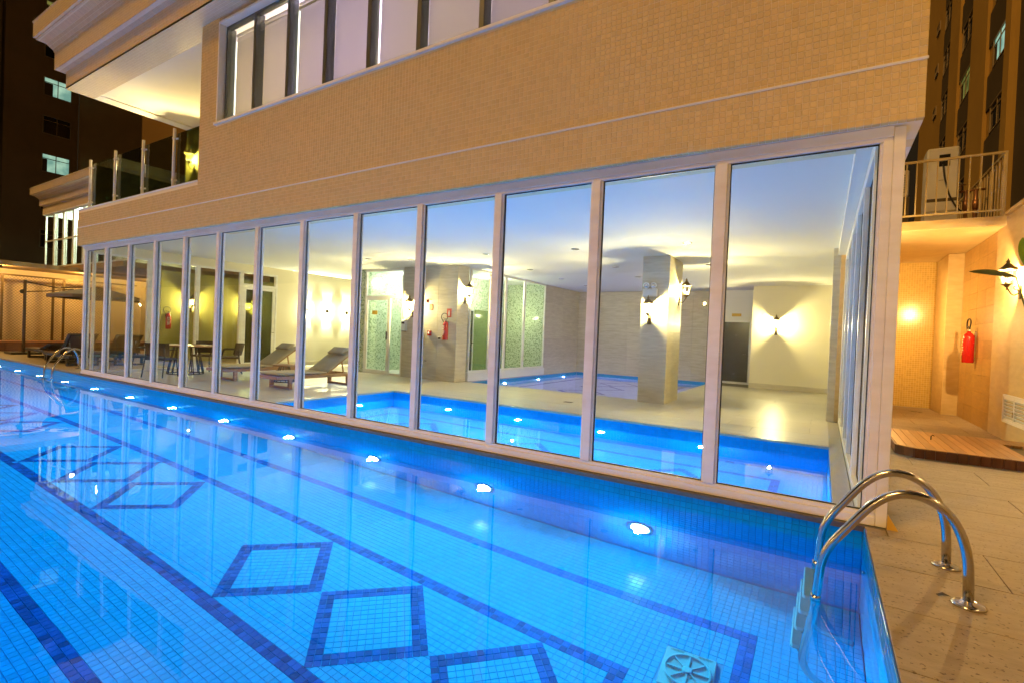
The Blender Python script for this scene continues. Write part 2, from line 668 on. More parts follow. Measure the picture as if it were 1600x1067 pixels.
def in_view(P, margin=10):
    q = Vector(P) - CAM
    d = q.dot(FWD)
    if d < 0.2:
        return None
    u = 800 + FPX * q.dot(RIGHT) / d
    v = 533.5 + FPX * q.dot(DOWN) / d
    if -margin < u < 1600 + margin and -margin < v < 1067 + margin:
        return d
    return None


def tile_mesh(name, s, h, bev, mat, sx=None):
    a, b = (sx or s) / 2, s / 2
    mb = MB()
    V = [(-a, -b, -h), (a, -b, -h), (a, b, -h), (-a, b, -h), (-a + bev, -b + bev, 0), (a - bev, -b + bev, 0), (a - bev, b - bev, 0), (-a + bev, b - bev, 0)]
    mb.add(V, [(4, 5, 6, 7), (0, 1, 5, 4), (1, 2, 6, 5), (2, 3, 7, 6), (3, 0, 4, 7)])
    me = bpy.data.meshes.new(name)
    me.from_pydata(mb.v, [], mb.f)
    me.materials.append(MATS[mat])
    return me


def tile_field(parent, cells, U, V, size, h, mats, bev=0.003, nind=300, tilt=0.003, name='tile', wet=False):
    """cells: list of (center xyz, material index). Real bevelled tiles; the nearest in view are objects of their own, the rest one mass."""
    U = Vector(U).normalized()
    V = Vector(V).normalized()
    Nn = U.cross(V)
    C = np.array([c for c, _ in cells], float)
    MI = np.array([k for _, k in cells], int)
    n = len(C)
    TU = rng.normal(0, tilt, n)
    TV = rng.normal(0, tilt, n)
    near = []
    for i in range(n):
        P = C[i]
        if wet:
            P = P.copy()
            P[2] = WZ + (P[2] - WZ) * 0.72
        d = in_view(P, 40)
        if d is not None:
            near.append((d, i))
    near.sort()
    ind = [i for _, i in near[:nind]]
    meshes = [tile_mesh(name, size, h, bev, mm) for mm in mats]
    for i in ind:
        o = bpy.data.objects.new(name, meshes[MI[i]])
        COL.objects.link(o)
        o.parent = parent
        z = (Nn + U * TU[i] + V * TV[i]).normalized()
        x = (U - z * U.dot(z)).normalized()
        y = z.cross(x)
        M = Matrix((x, y, z)).transposed().to_4x4()
        M.translation = Vector(C[i])
        o.matrix_parent_inverse = Matrix()
        o.matrix_local = parent.matrix_world.inverted() @ M if parent else M
    mask = np.ones(n, bool)
    mask[ind] = False
    Cm, Mm, tu, tv = C[mask], MI[mask], TU[mask], TV[mask]
    k = len(Cm)
    if k == 0:
        return
    a = size / 2
    loc = np.array([(-a, -a, -h), (a, -a, -h), (a, a, -h), (-a, a, -h), (-a + bev, -a + bev, 0), (a - bev, -a + bev, 0), (a - bev, a - bev, 0), (-a + bev, a - bev, 0)])
    u, v, nn = np.array(U), np.array(V), np.array(Nn)
    W = loc[:, 0:1] * u + loc[:, 1:2] * v + loc[:, 2:3] * nn
    P = Cm[:, None, :] + W[None]
    dh = -(loc[None, :, 0] * tu[:, None] + loc[None, :, 1] * tv[:, None])
    dh[:, :4] = 0
    P = P + dh[:, :, None] * nn
    fq = np.array([(4, 5, 6, 7), (0, 1, 5, 4), (1, 2, 6, 5), (2, 3, 7, 6), (3, 0, 4, 7)])
    F = (fq[None] + (np.arange(k) * 8)[:, None, None]).reshape(-1, 4)
    me = bpy.data.meshes.new(name + '_field')
    me.vertices.add(k * 8)
    me.vertices.foreach_set('co', P.reshape(-1))
    me.loops.add(len(F) * 4)
    me.loops.foreach_set('vertex_index', F.reshape(-1).astype(np.int32))
    me.polygons.add(len(F))
    me.polygons.foreach_set('loop_start', np.arange(len(F), dtype=np.int32) * 4)
    me.polygons.foreach_set('material_index', np.repeat(Mm, 5).astype(np.int32))
    for mm in mats:
        me.materials.append(MATS[mm])
    me.polygons.foreach_set('use_smooth', np.zeros(len(F), bool))
    me.update(calc_edges=True)
    o = bpy.data.objects.new(name + '_field', me)
    COL.objects.link(o)
    if parent:
        o.parent = parent
    o['kind'] = 'stuff'
    return o


def slabs(parent, name, x0, x1, y0, y1, z, sx, sy, mat, h=0.02, joint=0.004, holes=(), jit=0.0006, stagger=0.0, ch=0.0015):
    """slab pieces cut to the rectangle, leaving out the holes (x0,x1,y0,y1)"""
    xs0 = x0
    row = 0
    y = y0
    while y < y1 - 1e-6:
        ye = min(y + sy, y1)
        x = x0 - (stagger * (row % 2))
        while x < x1 - 1e-6:
            xe = min(x + sx, x1)
            rects = [(max(x, x0), xe, y, ye)]
            for hx0, hx1, hy0, hy1 in holes:
                nr = []
                for (a, b, c, d) in rects:
                    if b <= hx0 or a >= hx1 or d <= hy0 or c >= hy1:
                        nr.append((a, b, c, d))
                        continue
                    if a < hx0:
                        nr.append((a, hx0, c, d))
                    if b > hx1:
                        nr.append((hx1, b, c, d))
                    aa, bb = max(a, hx0), min(b, hx1)
                    if c < hy0:
                        nr.append((aa, bb, c, hy0))
                    if d > hy1:
                        nr.append((aa, bb, hy1, d))
                rects = nr
            for (a, b, c, d) in rects:
                if b - a < 0.02 or d - c < 0.02:
                    continue
                zz = z + random.uniform(-jit, jit)
                MB().box(a + joint / 2, b - joint / 2, c + joint / 2, d - joint / 2, zz - h, zz, ch=ch).build(name, mat, parent, recalc=False)
            x = x + sx
        y = ye
        row += 1


def wall_panels(parent, name, axis, pos, a0, a1, z0, z1, sa, sz, mat, th=0.02, face=1, joint=0.003):
    """stone panels on a vertical face; axis is the face normal axis, face its sign"""
    a = a0
    while a < a1 - 1e-6:
        ae = min(a + sa, a1)
        z = z0
        while z < z1 - 1e-6:
            ze = min(z + sz, z1)
            j = joint / 2
            t = th + random.uniform(-0.0008, 0.0008)
            p0, p1 = (pos, pos + face * t) if face > 0 else (pos + face * t, pos)
            if axis == 'Y':
                MB().box(a + j, ae - j, p0, p1, z + j, ze - j, ch=0.0012).build(name, mat, parent, recalc=False)
            else:
                MB().box(p0, p1, a + j, ae - j, z + j, ze - j, ch=0.0012).build(name, mat, parent, recalc=False)
            z = ze
        a = ae


def point_light(parent, loc, energy, col, r=0.04, name='lamp'):
    l = bpy.data.lights.new(name, 'POINT')
    l.energy = energy
    l.color = col
    l.shadow_soft_size = r
    o = bpy.data.objects.new(name, l)
    COL.objects.link(o)
    if parent:
        o.parent = parent
    o.location = loc
    return o


FZ = -0.10      # floor and deck level
WZ = -0.29      # water level
CZ = 3.10       # ceiling level
PZ = -1.50      # pool floor level

# ================================================================== GROUND AND DECK
struct(MB().box(-150, 150, -150, 150, -1.9, -1.8).build('ground', 'asphalt'))

deck = struct(MB().box(-0.045, 2.6, -9.3, 11.2, -1.79, FZ - 0.021).build('deck', 'joint_dark'))
slabs(deck, 'deck_slab', -0.045, 2.2, -5.2, 10.8, FZ, 1.2, 0.62, 'deck_stone', h=0.021, joint=0.006, holes=[(-0.045, 0.09, -0.05, 10.9)], stagger=0.55)
deck2 = struct(MB().box(-40, -0.045, -9.3, -4.40, -1.79, FZ).build('deck', 'deck_stone'))
deck3 = struct(MB().box(-40, -25.8, -4.40, 12, -1.79, FZ).build('terrace', 'deck_stone'))
terr = struct(MB().box(-25.8, -15.85, -0.06, 12, -1.79, FZ - 0.021).build('terrace', 'joint_dark'))
slabs(terr, 'deck_slab', -25.8, -15.85, -0.06, 6.0, FZ, 1.2, 0.62, 'deck_stone', h=0.021, joint=0.004, stagger=0.55)

# ================================================================== OUTER POOL
PX1, PX0 = -0.05, -25.8
PY1, PY0 = -0.08, -4.37
pool = MB()
pool.box(PX0, PX1, PY0, PY1, PZ - 0.2, PZ - 0.004)
pool.box(PX0, PX1 + 0.3, PY1 + 0.004, PY1 + 0.06, PZ - 0.2, FZ - 0.045)
pool.box(PX1 + 0.004, PX1 + 0.005, PY0, PY1, PZ - 0.2, FZ - 0.012)
pool.box(PX0, PX1, PY0 - 0.05, PY0 - 0.004, PZ - 0.2, FZ - 0.01)
pool = struct(pool.build('pool_basin', 'pool_grout'))
TP = 0.0528
TS = 0.0504
XF = -12.2


def dark_line(x, y):
    """outer and inner dark borders of the pool floor, two tiles wide"""
    def band(xr, ya, yb, wv):
        inx = x < xr and ya < y < yb
        inn = x < xr - wv and ya + wv < y < yb - wv
        return inx and not inn
    return band(-0.70, -3.70, -0.79, 0.1056) or band(-1.35, -2.90, -1.55, 0.1056)


DH = 15 * TP / math.sqrt(2)
DIAS = [-1.975 - 4.565 * g_ - 2 * DH * 1.005 * k for g_ in range(5) for k in range(3)]
DYC = -2.225


def in_diamond(x, y, pad=0.0):
    for c in DIAS:
        if abs(x - c) + abs(y - DYC) < DH - pad:
            return True
    return False


cells = []
nx = int((PX1 - 0.004 - XF) / TP)
ny = int((PY1 - PY0) / TP)
for i in range(nx):
    for j in range(ny):
        x = PX1 - 0.004 - TP * (i + .5)
        y = PY1 - 0.004 - TP * (j + .5)
        if in_diamond(x, y, TP * 0.62):
            continue
        if in_diamond(x, y, -0.02):
            k = 0
        else:
            k = 1 if dark_line(x, y) else 0
        if abs(x + 1.04) < 0.17 and abs(y + 1.39) < 0.19:
            continue
        cells.append(((x, y, PZ), k))
tile_field(pool, cells, (1, 0, 0), (0, 1, 0), TS, 0.0022, ['pool_tile', 'pool_tile_dark'], bev=0.0014, wet=True, nind=200)
cells = []
r2 = math.sqrt(.5)
for c in DIAS:
    if c < XF:
        continue
    for i in range(15):
        for j in range(15):
            a, b = (i - 7) * TP, (j - 7) * TP
            x = c + (a - b) * r2
            y = DYC + (a + b) * r2
            k = 1 if (i < 2 or j < 2 or i > 12 or j > 12) else 0
            cells.append(((x, y, PZ + 0.0015), k))
tile_field(pool, cells, (1, 1, 0), (-1, 1, 0), TS, 0.0035, ['pool_tile', 'pool_tile_dark'], bev=0.0014, wet=True, nind=100)
# far part of the floor: the same pattern where single tiles no longer show
far = MB()
far.box(PX0, XF, PY0, PY1, PZ - 0.003, PZ)
farf = far.build('far_floor', 'pool_far', pool)
farl = MB()
for (ya, yb) in ((-0.8956, -0.79), (-1.6556, -1.55), (-2.90, -2.7944), (-3.70, -3.5944)):
    farl.box(PX0, XF, ya, yb, PZ, PZ + 0.003)
farl.build('floor_stripe', 'pool_tile_dark', pool)
fd = MB()
for c in DIAS:
    if c >= XF or c < PX0 + 1:
        continue
    for a, b in (((1, 0), (0, 1)), ((0, 1), (-1, 0)), ((-1, 0), (0, -1)), ((0, -1), (1, 0))):
        ri, ro = DH - 0.15, DH
        V = [(c + a[0] * ro, DYC + a[1] * ro, PZ + .005), (c + b[0] * ro, DYC + b[1] * ro, PZ + .005), (c + b[0] * ri, DYC + b[1] * ri, PZ + .005), (c + a[0] * ri, DYC + a[1] * ri, PZ + .005)]
        fd.add(V, [(0, 1, 2, 3)])
fd.build('floor_diamond', 'pool_tile_dark', pool, recalc=False)
# back wall, with niches for the lamps
LAMPX = [-1.787 - 1.82 * k for k in range(13)]
LAMPZ = -0.98
cells = []
nzr = int((FZ - 0.045 - PZ) / TP)
for i in range(int((PX1 - XF) / TP)):
    x = PX1 - 0.004 - TP * (i + .5)
    if any(abs(x - lx) < 0.001 for lx in LAMPX):
        pass
    for j in range(nzr):
        z = FZ - 0.046 - TP * (j + .5)
        if any((x - lx) ** 2 + (z - LAMPZ) ** 2 < 0.085 ** 2 for lx in LAMPX):
            continue
        cells.append(((x, PY1, z), 1 if False else 0))
tile_field(pool, cells, (1, 0, 0), (0, 0, 1), TS, 0.0022, ['pool_tile'], bev=0.0014, nind=300)
wb = MB()
wb.box(PX0, XF, PY1, PY1 + 0.003, PZ, FZ - 0.045)
wb.build('far_wall', 'pool_far_wall', pool)
cells = []
for i in range(int((PY1 - PY0) / TP)):
    y = PY1 - 0.004 - TP * (i + .5)
    for j in range(nzr):
        cells.append(((PX1, y, FZ - 0.024 - TP * (j + .5)), 0))
tile_field(pool, cells, (0, -1, 0), (0, 0, 1), TS, 0.0022, ['pool_tile'], bev=0.0014, nind=150)

water = MB()
water.add([(PX0, PY0 - 0.003, WZ), (PX1 + 0.003, PY0 - 0.003, WZ), (PX1 + 0.003, PY1 + 0.003, WZ), (PX0, PY1 + 0.003, WZ)], [(0, 1, 2, 3)])
struct(water.build('water', 'water', recalc=False))

ORD = ['nearest', 'second', 'third', 'fourth', 'fifth', 'sixth', 'seventh', 'eighth', 'ninth', 'tenth', 'eleventh', 'twelfth', 'thirteenth']


def pool_light(loc, axis, mat, label, group, energy, col, r=0.125, off=0.075, beam=164):
    """round underwater lamp: ring, lens, screws. axis = direction it faces"""
    d = Vector(axis)
    t = thing('pool_light', loc, 0, label, 'pool light', group)
    q = Vector((0, 0, 1)).rotation_difference(d).to_matrix().to_4x4()
    MB().lathe([(r * .72, -0.03), (r, -0.03), (r, 0.006), (r * .95, 0.012), (r * .74, 0.012), (r * .72, 0.004)], 24).xf(q).build('ring', 'steel', t)
    MB().lathe([(r * .70, -0.02), (r * .71, 0.004), (r * .5, 0.012), (r * .2, 0.016)], 24).xf(q).build('lens', mat, t)
    sl_ = bpy.data.lights.new('pool_beam', 'SPOT')
    sl_.energy = energy
    sl_.color = col
    sl_.spot_size = rad(beam)
    sl_.spot_blend = 0.35
    sl_.shadow_soft_size = 0.04
    sl_.cycles.is_caustics_light = True
    lo = bpy.data.objects.new('pool_beam', sl_)
    COL.objects.link(lo)
    lo.parent = t
    lo.location = d * (off - .02)
    lo.rotation_euler = (d + Vector((0, 0, -.10))).to_track_quat('-Z', 'Y').to_euler()
    point_light(t, tuple(d * (off + .01)), energy * .05, (.22, .85, 1.0), .03, 'pool_halo')
    return t


for k, lx in enumerate(LAMPX):
    where = 'nearest' if k == 0 else ORD[k]
    pool_light((lx, PY1 - 0.004, LAMPZ), (0, -1, 0), 'pool_lamp', 'glowing lamp under water in the front pool wall, %s from the near ladder' % where,
               'lamps of the front pool', 580, (0.04, 0.84, 1.0))

# pool main drain on the floor
dr = thing('pool_drain', (-1.04, -1.39, PZ - 0.004), rad(4), 'square white drain cover with round spoked grille on the pool floor', 'drain')
MB().box(-.165, .165, -.185, .185, 0, .02, ch=.006).build('plate', 'plastic_pool', dr)
MB().lathe([(.135, .02), (.15, .02), (.15, .034), (.135, .034), (.135, .024)], 32).build('rim', 'plastic_pool', dr)
for k in range(8):
    a = k * math.pi / 4
    MB().bar((0.03 * math.cos(a), 0.03 * math.sin(a), .028), (.14 * math.cos(a), .14 * math.sin(a), .028), .012, .012).build('spoke', 'plastic_pool', dr)
MB().lathe([(.034, .022), (.034, .036), (.02, .04)], 16).build('hub', 'plastic_pool', dr)
MB().lathe([(.134, .0205), (.134, .0215)], 32).build('grille_well', 'pool_tile', dr)
sl_ = MB()
for k in range(10):
    sl_.box(-.13 + k * .009, -.126 + k * .009, .155, .175, .0205, .0215)
    sl_.box(.05 + k * .009, .054 + k * .009, .155, .175, .0205, .0215)
slo = sl_.build('slot', 'black_plastic', dr)
slo['kind'] = 'stuff'

jet = thing('wall_fitting', (PX1 - 0.003, -0.35, -0.5), 0, 'small round return fitting on the end wall of the front pool', 'fitting')
MB().lathe([(.028, 0), (.028, -.008), (.016, -.014), (.008, -.006)], 16, axis='X').build('fitting_ring', 'steel', jet)


# ================================================================== GLASS WALL (front)
MOD = 1.2
HM = 0.063
GT = 2.856
gw = thing('glass_wall', (0, 0, FZ), 0, 'long white framed glass wall of thirteen tall panes along the front pool', 'glass wall')


def rel(o, z=FZ):
    o.location = (0, 0, -z)
    return o


def pane_xz(parent, x0, x1, z0, z1, y, mat='glass', gk=0.007, yth=0.010, name='pane'):
    p = rel(MB().box(x0, x1, y - yth / 2, y + yth / 2, z0, z1).build(name, mat, parent))
    g = MB()
    for yy0, yy1 in ((y - yth / 2 - .006, y - yth / 2 - .0005), (y + yth / 2 + .0005, y + yth / 2 + .006)):
        g.box(x0, x0 + gk, yy0, yy1, z0, z1)
        g.box(x1 - gk, x1, yy0, yy1, z0, z1)
        g.box(x0 + gk, x1 - gk, yy0, yy1, z0, z0 + gk)
        g.box(x0 + gk, x1 - gk, yy0, yy1, z1 - gk, z1)
    g.build('gasket', 'gasket', p)
    return p


def pane_yz(parent, y0, y1, z0, z1, x, mat='glass', gk=0.007, th=0.010, name='pane'):
    p = rel(MB().box(x - th / 2, x + th / 2, y0, y1, z0, z1).build(name, mat, parent))
    g = MB()
    for a, b in ((x - th / 2 - .006, x - th / 2 - .0005), (x + th / 2 + .0005, x + th / 2 + .006)):
        g.box(a, b, y0, y0 + gk, z0, z1)
        g.box(a, b, y1 - gk, y1, z0, z1)
        g.box(a, b, y0 + gk, y1 - gk, z0, z0 + gk)
        g.box(a, b, y0 + gk, y1 - gk, z1 - gk, z1)
    g.build('gasket', 'gasket', p)
    return p


for k in range(1, 14):
    x = -MOD * k
    p = MB()
    p.box(x - .045, x + .045, -.052, .06, 0.0, GT, ch=.003)
    p.box(x - HM, x - .0455, -.030, .035, 0.0, GT)
    p.box(x + .0455, x + HM, -.030, .035, 0.0, GT)
    rel(p.build('post', 'white_frame', gw))
p = MB()
p.box(-.045, .02, -.052, .09, 0, GT, ch=.003)
p.box(.0215, .095, -.050, .09, FZ + 0.002, GT + .10, ch=.003)
p.box(-HM, -.0455, -.03, .035, 0, GT)
rel(p.build('corner_post', 'white_frame', gw))
p = MB()
p.box(-MOD * 13 - .045, .02, -.056, .06, GT + .032, 2.968, ch=.003)
p.box(-MOD * 13 - .045, .02, -.040, .05, GT, GT + .0315, ch=.002)
rel(p.build('top_rail', 'white_frame', gw))
p = MB()
p.box(-MOD * 13 - .045, .02, -.056, .06, FZ + .002, -.032, ch=.003)
p.box(-MOD * 13 - .045, .02, -.040, .05, -.0315, 0, ch=.002)
rel(p.build('bottom_rail', 'white_frame', gw))
for k in range(13):
    pane_xz(gw, -MOD * (k + 1) + HM + .001, -MOD * k - HM - .001, 0.001, GT - .001, 0)

# stone ledge under the frame
led = struct(MB().box(-15.8, .09, -.105, .14, FZ - .045, FZ, ch=.004).build('pool_ledge', 'coping_dark'))

# side glass wall running back from the corner
gs = thing('glass_wall', (0, 0, FZ), 0, 'white framed side glass wall running back from the corner post beside the inner pool', 'glass wall')
SY0, SYP, NS = 0.09, 1.20, 5
for k in range(1, NS + 1):
    y = SY0 + SYP * k
    p = MB()
    p.box(-.085, .025, y - .045, y + .045, 0, GT, ch=.003)
    p.box(-.065, .005, y - HM, y - .0455, 0, GT)
    p.box(-.065, .005, y + .0455, y + HM, 0, GT)
    rel(p.build('post', 'white_frame', gs))
p = MB()
p.box(-.085, .019, SY0 + .005, SY0 + .07, 0, GT, ch=.003)
rel(p.build('post', 'white_frame', gs))
p = MB()
p.box(-.085, .025, SY0 + .001, SY0 + SYP * NS + .045, GT, 2.968, ch=.003)
rel(p.build('top_rail', 'white_frame', gs))
p = MB()
p.box(-.085, .025, SY0 + .001, SY0 + SYP * NS + .045, FZ + .002, 0, ch=.003)
rel(p.build('bottom_rail', 'white_frame', gs))
for k in range(NS):
    pane_yz(gs, SY0 + SYP * k + (.075 if k == 0 else HM) + .001, SY0 + SYP * (k + 1) - HM - .001, .001, GT - .001, -.03)

# yellow wedge against the corner post
wg = MB()
wg.prism([(.097, FZ), (.165, FZ), (.10, FZ + .11), (.097, FZ + .11)], 'Y', -.075, -.045)
wgo = wg.build('door_wedge', 'yellow_plastic')
tag(wgo, 'small yellow wedge standing against the foot of the glass corner post', 'wedge')

# ================================================================== MAIN BUILDING (upper facade)
FY = -0.13
bld = thing('tiled_building', (-6, 0, FZ), 0, 'cream mosaic tiled building storey above the glass pool hall', 'building')


def bpart(mb, name, mat):
    o = mb.build(name, mat, bld)
    o.location = (6, 0, -FZ)
    return o


FB, FS, FWT = 2.97, 4.76, 6.62
XR, XL, XU = 0.19, -15.83, -10.2
wl = MB()
g = 0.004
wl.box(XL, XR - g, FY + g, .30, FB + g, FB + .85)             # lower band, full length
wl.box(XU, XR - g, FY + g, .30, FB + .85, FS - .03)
wl.box(XU, -9.62, FY + g, .30, FS - .03, FWT)
wl.box(-0.6, XR - g, FY + g, .30, FS - .03, FWT)
wl.box(XU, XR - g, .32, .5, FB, FS - .13)
bpart(wl, 'wall', 'grout_cream')
FTP, FTS = 0.0525, 0.0488
cells = []
ncol = int((XR - XL) / FTP)
for i in range(ncol):
    x = XR - FTP * (i + .5)
    zt = FS - .035 if x > XU else 3.78
    if x < -9.62 and x > XU:
        zt = FWT
    j = 0
    while True:
        z = FB + FTP * (j + .5)
        if z > zt:
            break
        j += 1
        if x < -8.5 and False:
            continue
        cells.append(((x, FY, z), 0))
tf_parent = thing('tmp')
bpy.data.objects.remove(tf_parent)
bpy.context.view_layer.update()
tile_field(bld, cells, (1, 0, 0), (0, 0, 1), FTS, .0036, ['tile_cream'], bev=.0026, nind=300, tilt=.010)
for o in bld.children:
    if o.name.startswith('tile_field'):
        o.location = (6, 0, -FZ)
# soffit tiles under the front edge
cells = []
for i in range(ncol):
    x = XR - FTP * (i + .5)
    cells.append(((x, FY + .03, FB), 0))
so = tile_field(bld, cells, (1, 0, 0), (0, -1, 0), FTS, .0036, ['tile_cream'], bev=.0026, nind=0, name='soffit_tile')
so.location = (6, 0, -FZ)
sc_ = MB()
sc_.box(XL, XR + .004, FY - .010, FY + .004, 3.396, 3.416, ch=.004)
bpart(sc_, 'string_course', 'white_paint')
sf = MB()
sf.box(XL, XR - .003, FY + .055, -.005, FB + .001, FB + .02)
sf.box(.10, XR - .003, -.004, 6.6, FB + .001, FB + .02)
bpart(sf, 'soffit', 'white_paint')
ss = MB()
ss.box(-9.66, -.6, FY - .035, .25, FS - .03, FS + .012, ch=.004)
bpart(ss, 'window_sill', 'white_paint')
rv = MB()
rv.box(-9.62, -9.585, FY - .012, .25, FS + .0125, 6.5, ch=.003)
rv.box(-9.62, -.6, FY - .012, .25, 6.5, 6.54, ch=.003)
bpart(rv, 'window_surround', 'white_paint')
# parapet top of the balcony
pc = MB()
pc.box(XL - .01, XU - .002, FY - .015, .12, 3.82, 3.845, ch=.004)
bpart(pc, 'parapet_cap', 'white_paint')
bf = MB()
bf.box(XL, XU, .12, 2.3, 3.60, 3.72)
bpart(bf, 'balcony_floor', 'stone_floor')
bw = MB()
bw.box(-15.9, XU - .002, 2.26, 2.5, 3.7, FWT - .002)
bpart(bw, 'balcony_wall', 'olive_wall')
br_ = MB()
br_.box(XU - .002, XU + .2, .31, 2.5, 3.7, FWT - .002)
bpart(br_, 'balcony_return_wall', 'olive_wall')
# left end wall under the balcony
# upper windows: dark frames, glass, pale roller blinds in a lit room
WX = [-9.585, -8.70, -7.77, -6.85, -5.905, -4.97, -3.97, -3.03, -2.10, -1.15, -.6]
for k in range(len(WX) - 1):
    a, b = WX[k], WX[k + 1]
    wn = MB()
    wn.box(a + .001, a + .035, -.02, .13, FS + .013, 6.499)
    wn.box(b - .035, b - .001, -.02, .13, FS + .013, 6.499)
    wn.box(a + .036, b - .036, -.02, .06, FS + .013, FS + .04)
    wn.box(a + .036, b - .036, -.02, .06, 6.46, 6.499)
    wno = wn.build('window', 'bronze_frame', bld)
    wno.location = (6, 0, -FZ)
    pn = MB().box(a + .036, b - .036, .015, .023, FS + .041, 6.459).build('pane', 'glass', wno)
    bl = MB()
    n = 8
    x0, x1 = (a + .075 if k in (0, 2, 4) else a + .038), b - .04
    bl.box(x0, x1, .13, .134, FS + .05, 6.36 - .02 * (k % 3))
    bl.lathe([(.025, x0), (.025, x1)], 12, (0, .132, 6.40), axis='X')
    bl.build('blind', 'blind', wno)
    hd = MB()
    if k % 2 == 1:
        hd.bar((b - .35, -.03, FS + .06), (b - .23, -.05, FS + .06), .015, .02)
        hd.bar((b - .23, -.05, FS + .06), (b - .23, -.02, FS + .045), .015, .02)
        hd.build('handle', 'bronze_frame', wno)
    if k in (0, 2):
        MB().box(a + .042, a + .066, .128, .136, FS + .05, 6.3).build('light_strip', 'led_strip', wno)
rm = MB()
rm.box(-9.7, -.5, 2.0, 2.05, FS - .1, 6.6)
rm.box(-9.7, -.5, .5, 2.0, FS - .12, FS - .06)
bpart(rm, 'room_lining', 'white_paint')
rm = MB()
rm.box(-9.7, -.5, .5, 2.0, 6.6, 6.615)
bpart(rm, 'room_ceiling', 'white_paint')
for lx, c, e in ((-9.1, (1.0, .74, .32), 34), (-7.1, (.62, .48, 1.0), 50), (-4.9, (1.0, .76, .48), 24), (-2.8, (.70, .56, 1.0), 40)):
    l = point_light(bld, (lx + 6, 1.15, 5.25 - FZ), e * 4.6, c, .08, 'room_lamp')

# cornice: stepped, tiled, with an ogee; returns round the left end
prof = [(.30, 6.62), (.30, 7.02), (.47, 7.04), (.47, 7.42), (.50, 7.50), (.60, 7.62), (.74, 7.68), (.74, 7.72), (.78, 7.72), (.78, 8.05), (.80, 8.08)]


def cornice(prof, x0, x1, y0, y1, base_in=.0):
    mb = MB()
    rings = []
    for off, z in prof:
        rings.append([(x0 - off, y1, z), (x0 - off, y0 - off, z), (x1, y0 - off, z)])
    for i in range(len(rings) - 1):
        A, B = rings[i], rings[i + 1]
        for k in range(2):
            mb.add([A[k], A[k + 1], B[k + 1], B[k]], [(0, 1, 2, 3)])
    return mb


brick_mat('mosaic_cornice', (0.70, 0.56, 0.42), (0.80, 0.72, 0.62), 0.0525, rough=0.22, var=0.06, axis='XZ', joint=0.09, bumpd=1.0)
brick_mat('mosaic_soffit', (0.76, 0.64, 0.48), (0.82, 0.74, 0.62), 0.0525, rough=0.22, var=0.04, axis='XY', joint=0.09, bumpd=1.0)
bpart(cornice(prof, XL + .3, 3.0, FY, 2.5), 'cornice', 'mosaic_cornice')
sfm = MB()
X0c = XL
sfm.box(X0c, 3.0, FY - .30, FY + .25, FWT, FWT + .04)
bpart(sfm, 'cornice_soffit', 'mosaic_soffit')
sfm = MB()
sfm.box(X0c, X0c + .35, FY + .25, 2.5, FWT, FWT + .04)
sfm.box(X0c + .35, XU + .2, FY + .25, 2.5, FWT + .025, FWT + .06)
bpart(sfm, 'balcony_ceiling', 'ceiling_paint')
rf_ = MB()
rf_.box(XL - .4, 3.0, FY - .7, 2.5, 8.02, 8.1)
bpart(rf_, 'roof', 'white_paint')

# glass railing on the balcony
rl = thing('balcony_railing', (-12.9, 0, 3.845), 0, 'smoked glass balcony railing with pale posts above the tiled parapet', 'railing')
rx = [-15.5, -14.1, -12.72, -11.38, -10.3]
for x in rx[:4]:
    MB().tube([(x + 12.9, -.02, 0), (x + 12.9, -.02, 1.19)], .028, 12).build('post', 'white_frame', rl)
    c = MB()
    for z in (.16, .98):
        c.lathe([(.036, z), (.036, z + .035)], 12, (x + 12.9, -.02, 0))
        c.tube([(x + 12.9, -.02, z + .018), (x + 12.96, .03, z + .018)], .018, 8)
    c.build('clamp', 'white_frame', rl)
for a, b in zip(rx[:-1], rx[1:]):
    MB().box(a + 12.93, b + 12.87, .02, .03, .03, 1.10).build('pane', 'glass_dark', rl)
MB().box(-15.5 + 12.9, -15.49 + 12.9, .05, 2.2, .03, 1.10).build('side_pane', 'glass_dark', rl)

# ================================================================== POOL HALL: floor, ceiling, walls
IX0, IX1 = -15.70, -0.2
holes = [(-8.50, -0.25, .14, 3.30), (-8.87, -3.62, 6.42, 13.9)]
fl = MB()
H = holes
ft = FZ - .021
fl.box(IX0, H[0][0] - .02, .14, H[1][2] - .02, -1.79, ft)
fl.box(IX0, H[1][0] - .09, H[1][2] - .02, 14, -1.79, ft)
fl.box(H[0][0] - .02, -.2, 3.32, H[1][2] - .02, -1.79, ft)
fl.box(-3.60, -.2, H[1][2] - .02, 14, -1.79, ft)
fl.box(-.23, -.17, .14, 3.32, -1.79, FZ - .03)
floor = struct(fl.build('floor', 'joint_dark'))
slabs(floor, 'floor_slab', IX0, -.2, .14, 12.62, FZ, 1.2, .6, 'stone_floor', h=.021, joint=.003, holes=[(-8.50, -.2, .14, 3.30), (-8.87, -3.62, 6.42, 13.9), (-12.95, -8.87, 6.0, 14)], stagger=.4)
# polished kerb stones along the inner pool
kb = MB()
kb.box(-8.62, -.2, 3.30, 3.42, FZ - .03, FZ + .004, ch=.003)
kb.box(-8.62, -8.50, .14, 3.295, FZ - .03, FZ + .004, ch=.003)
kb.box(-.245, -.09, .10, 6.1, FZ - .03, FZ + .004, ch=.003)
struct(kb.build('pool_kerb', 'coping_stone'))

ceil = MB()
ceil.box(-15.75, .1, .30, 14.3, CZ, CZ + .3)
ceil.box(-15.75, .1, .062, .30, 2.97, CZ + .3)
ceil = struct(ceil.build('ceiling', 'ceiling_paint'))
lin = MB()
lin.box(-.20, .10, .10, 6.2, 2.969, CZ - .001)
struct(lin.build('lintel', 'white_paint'))

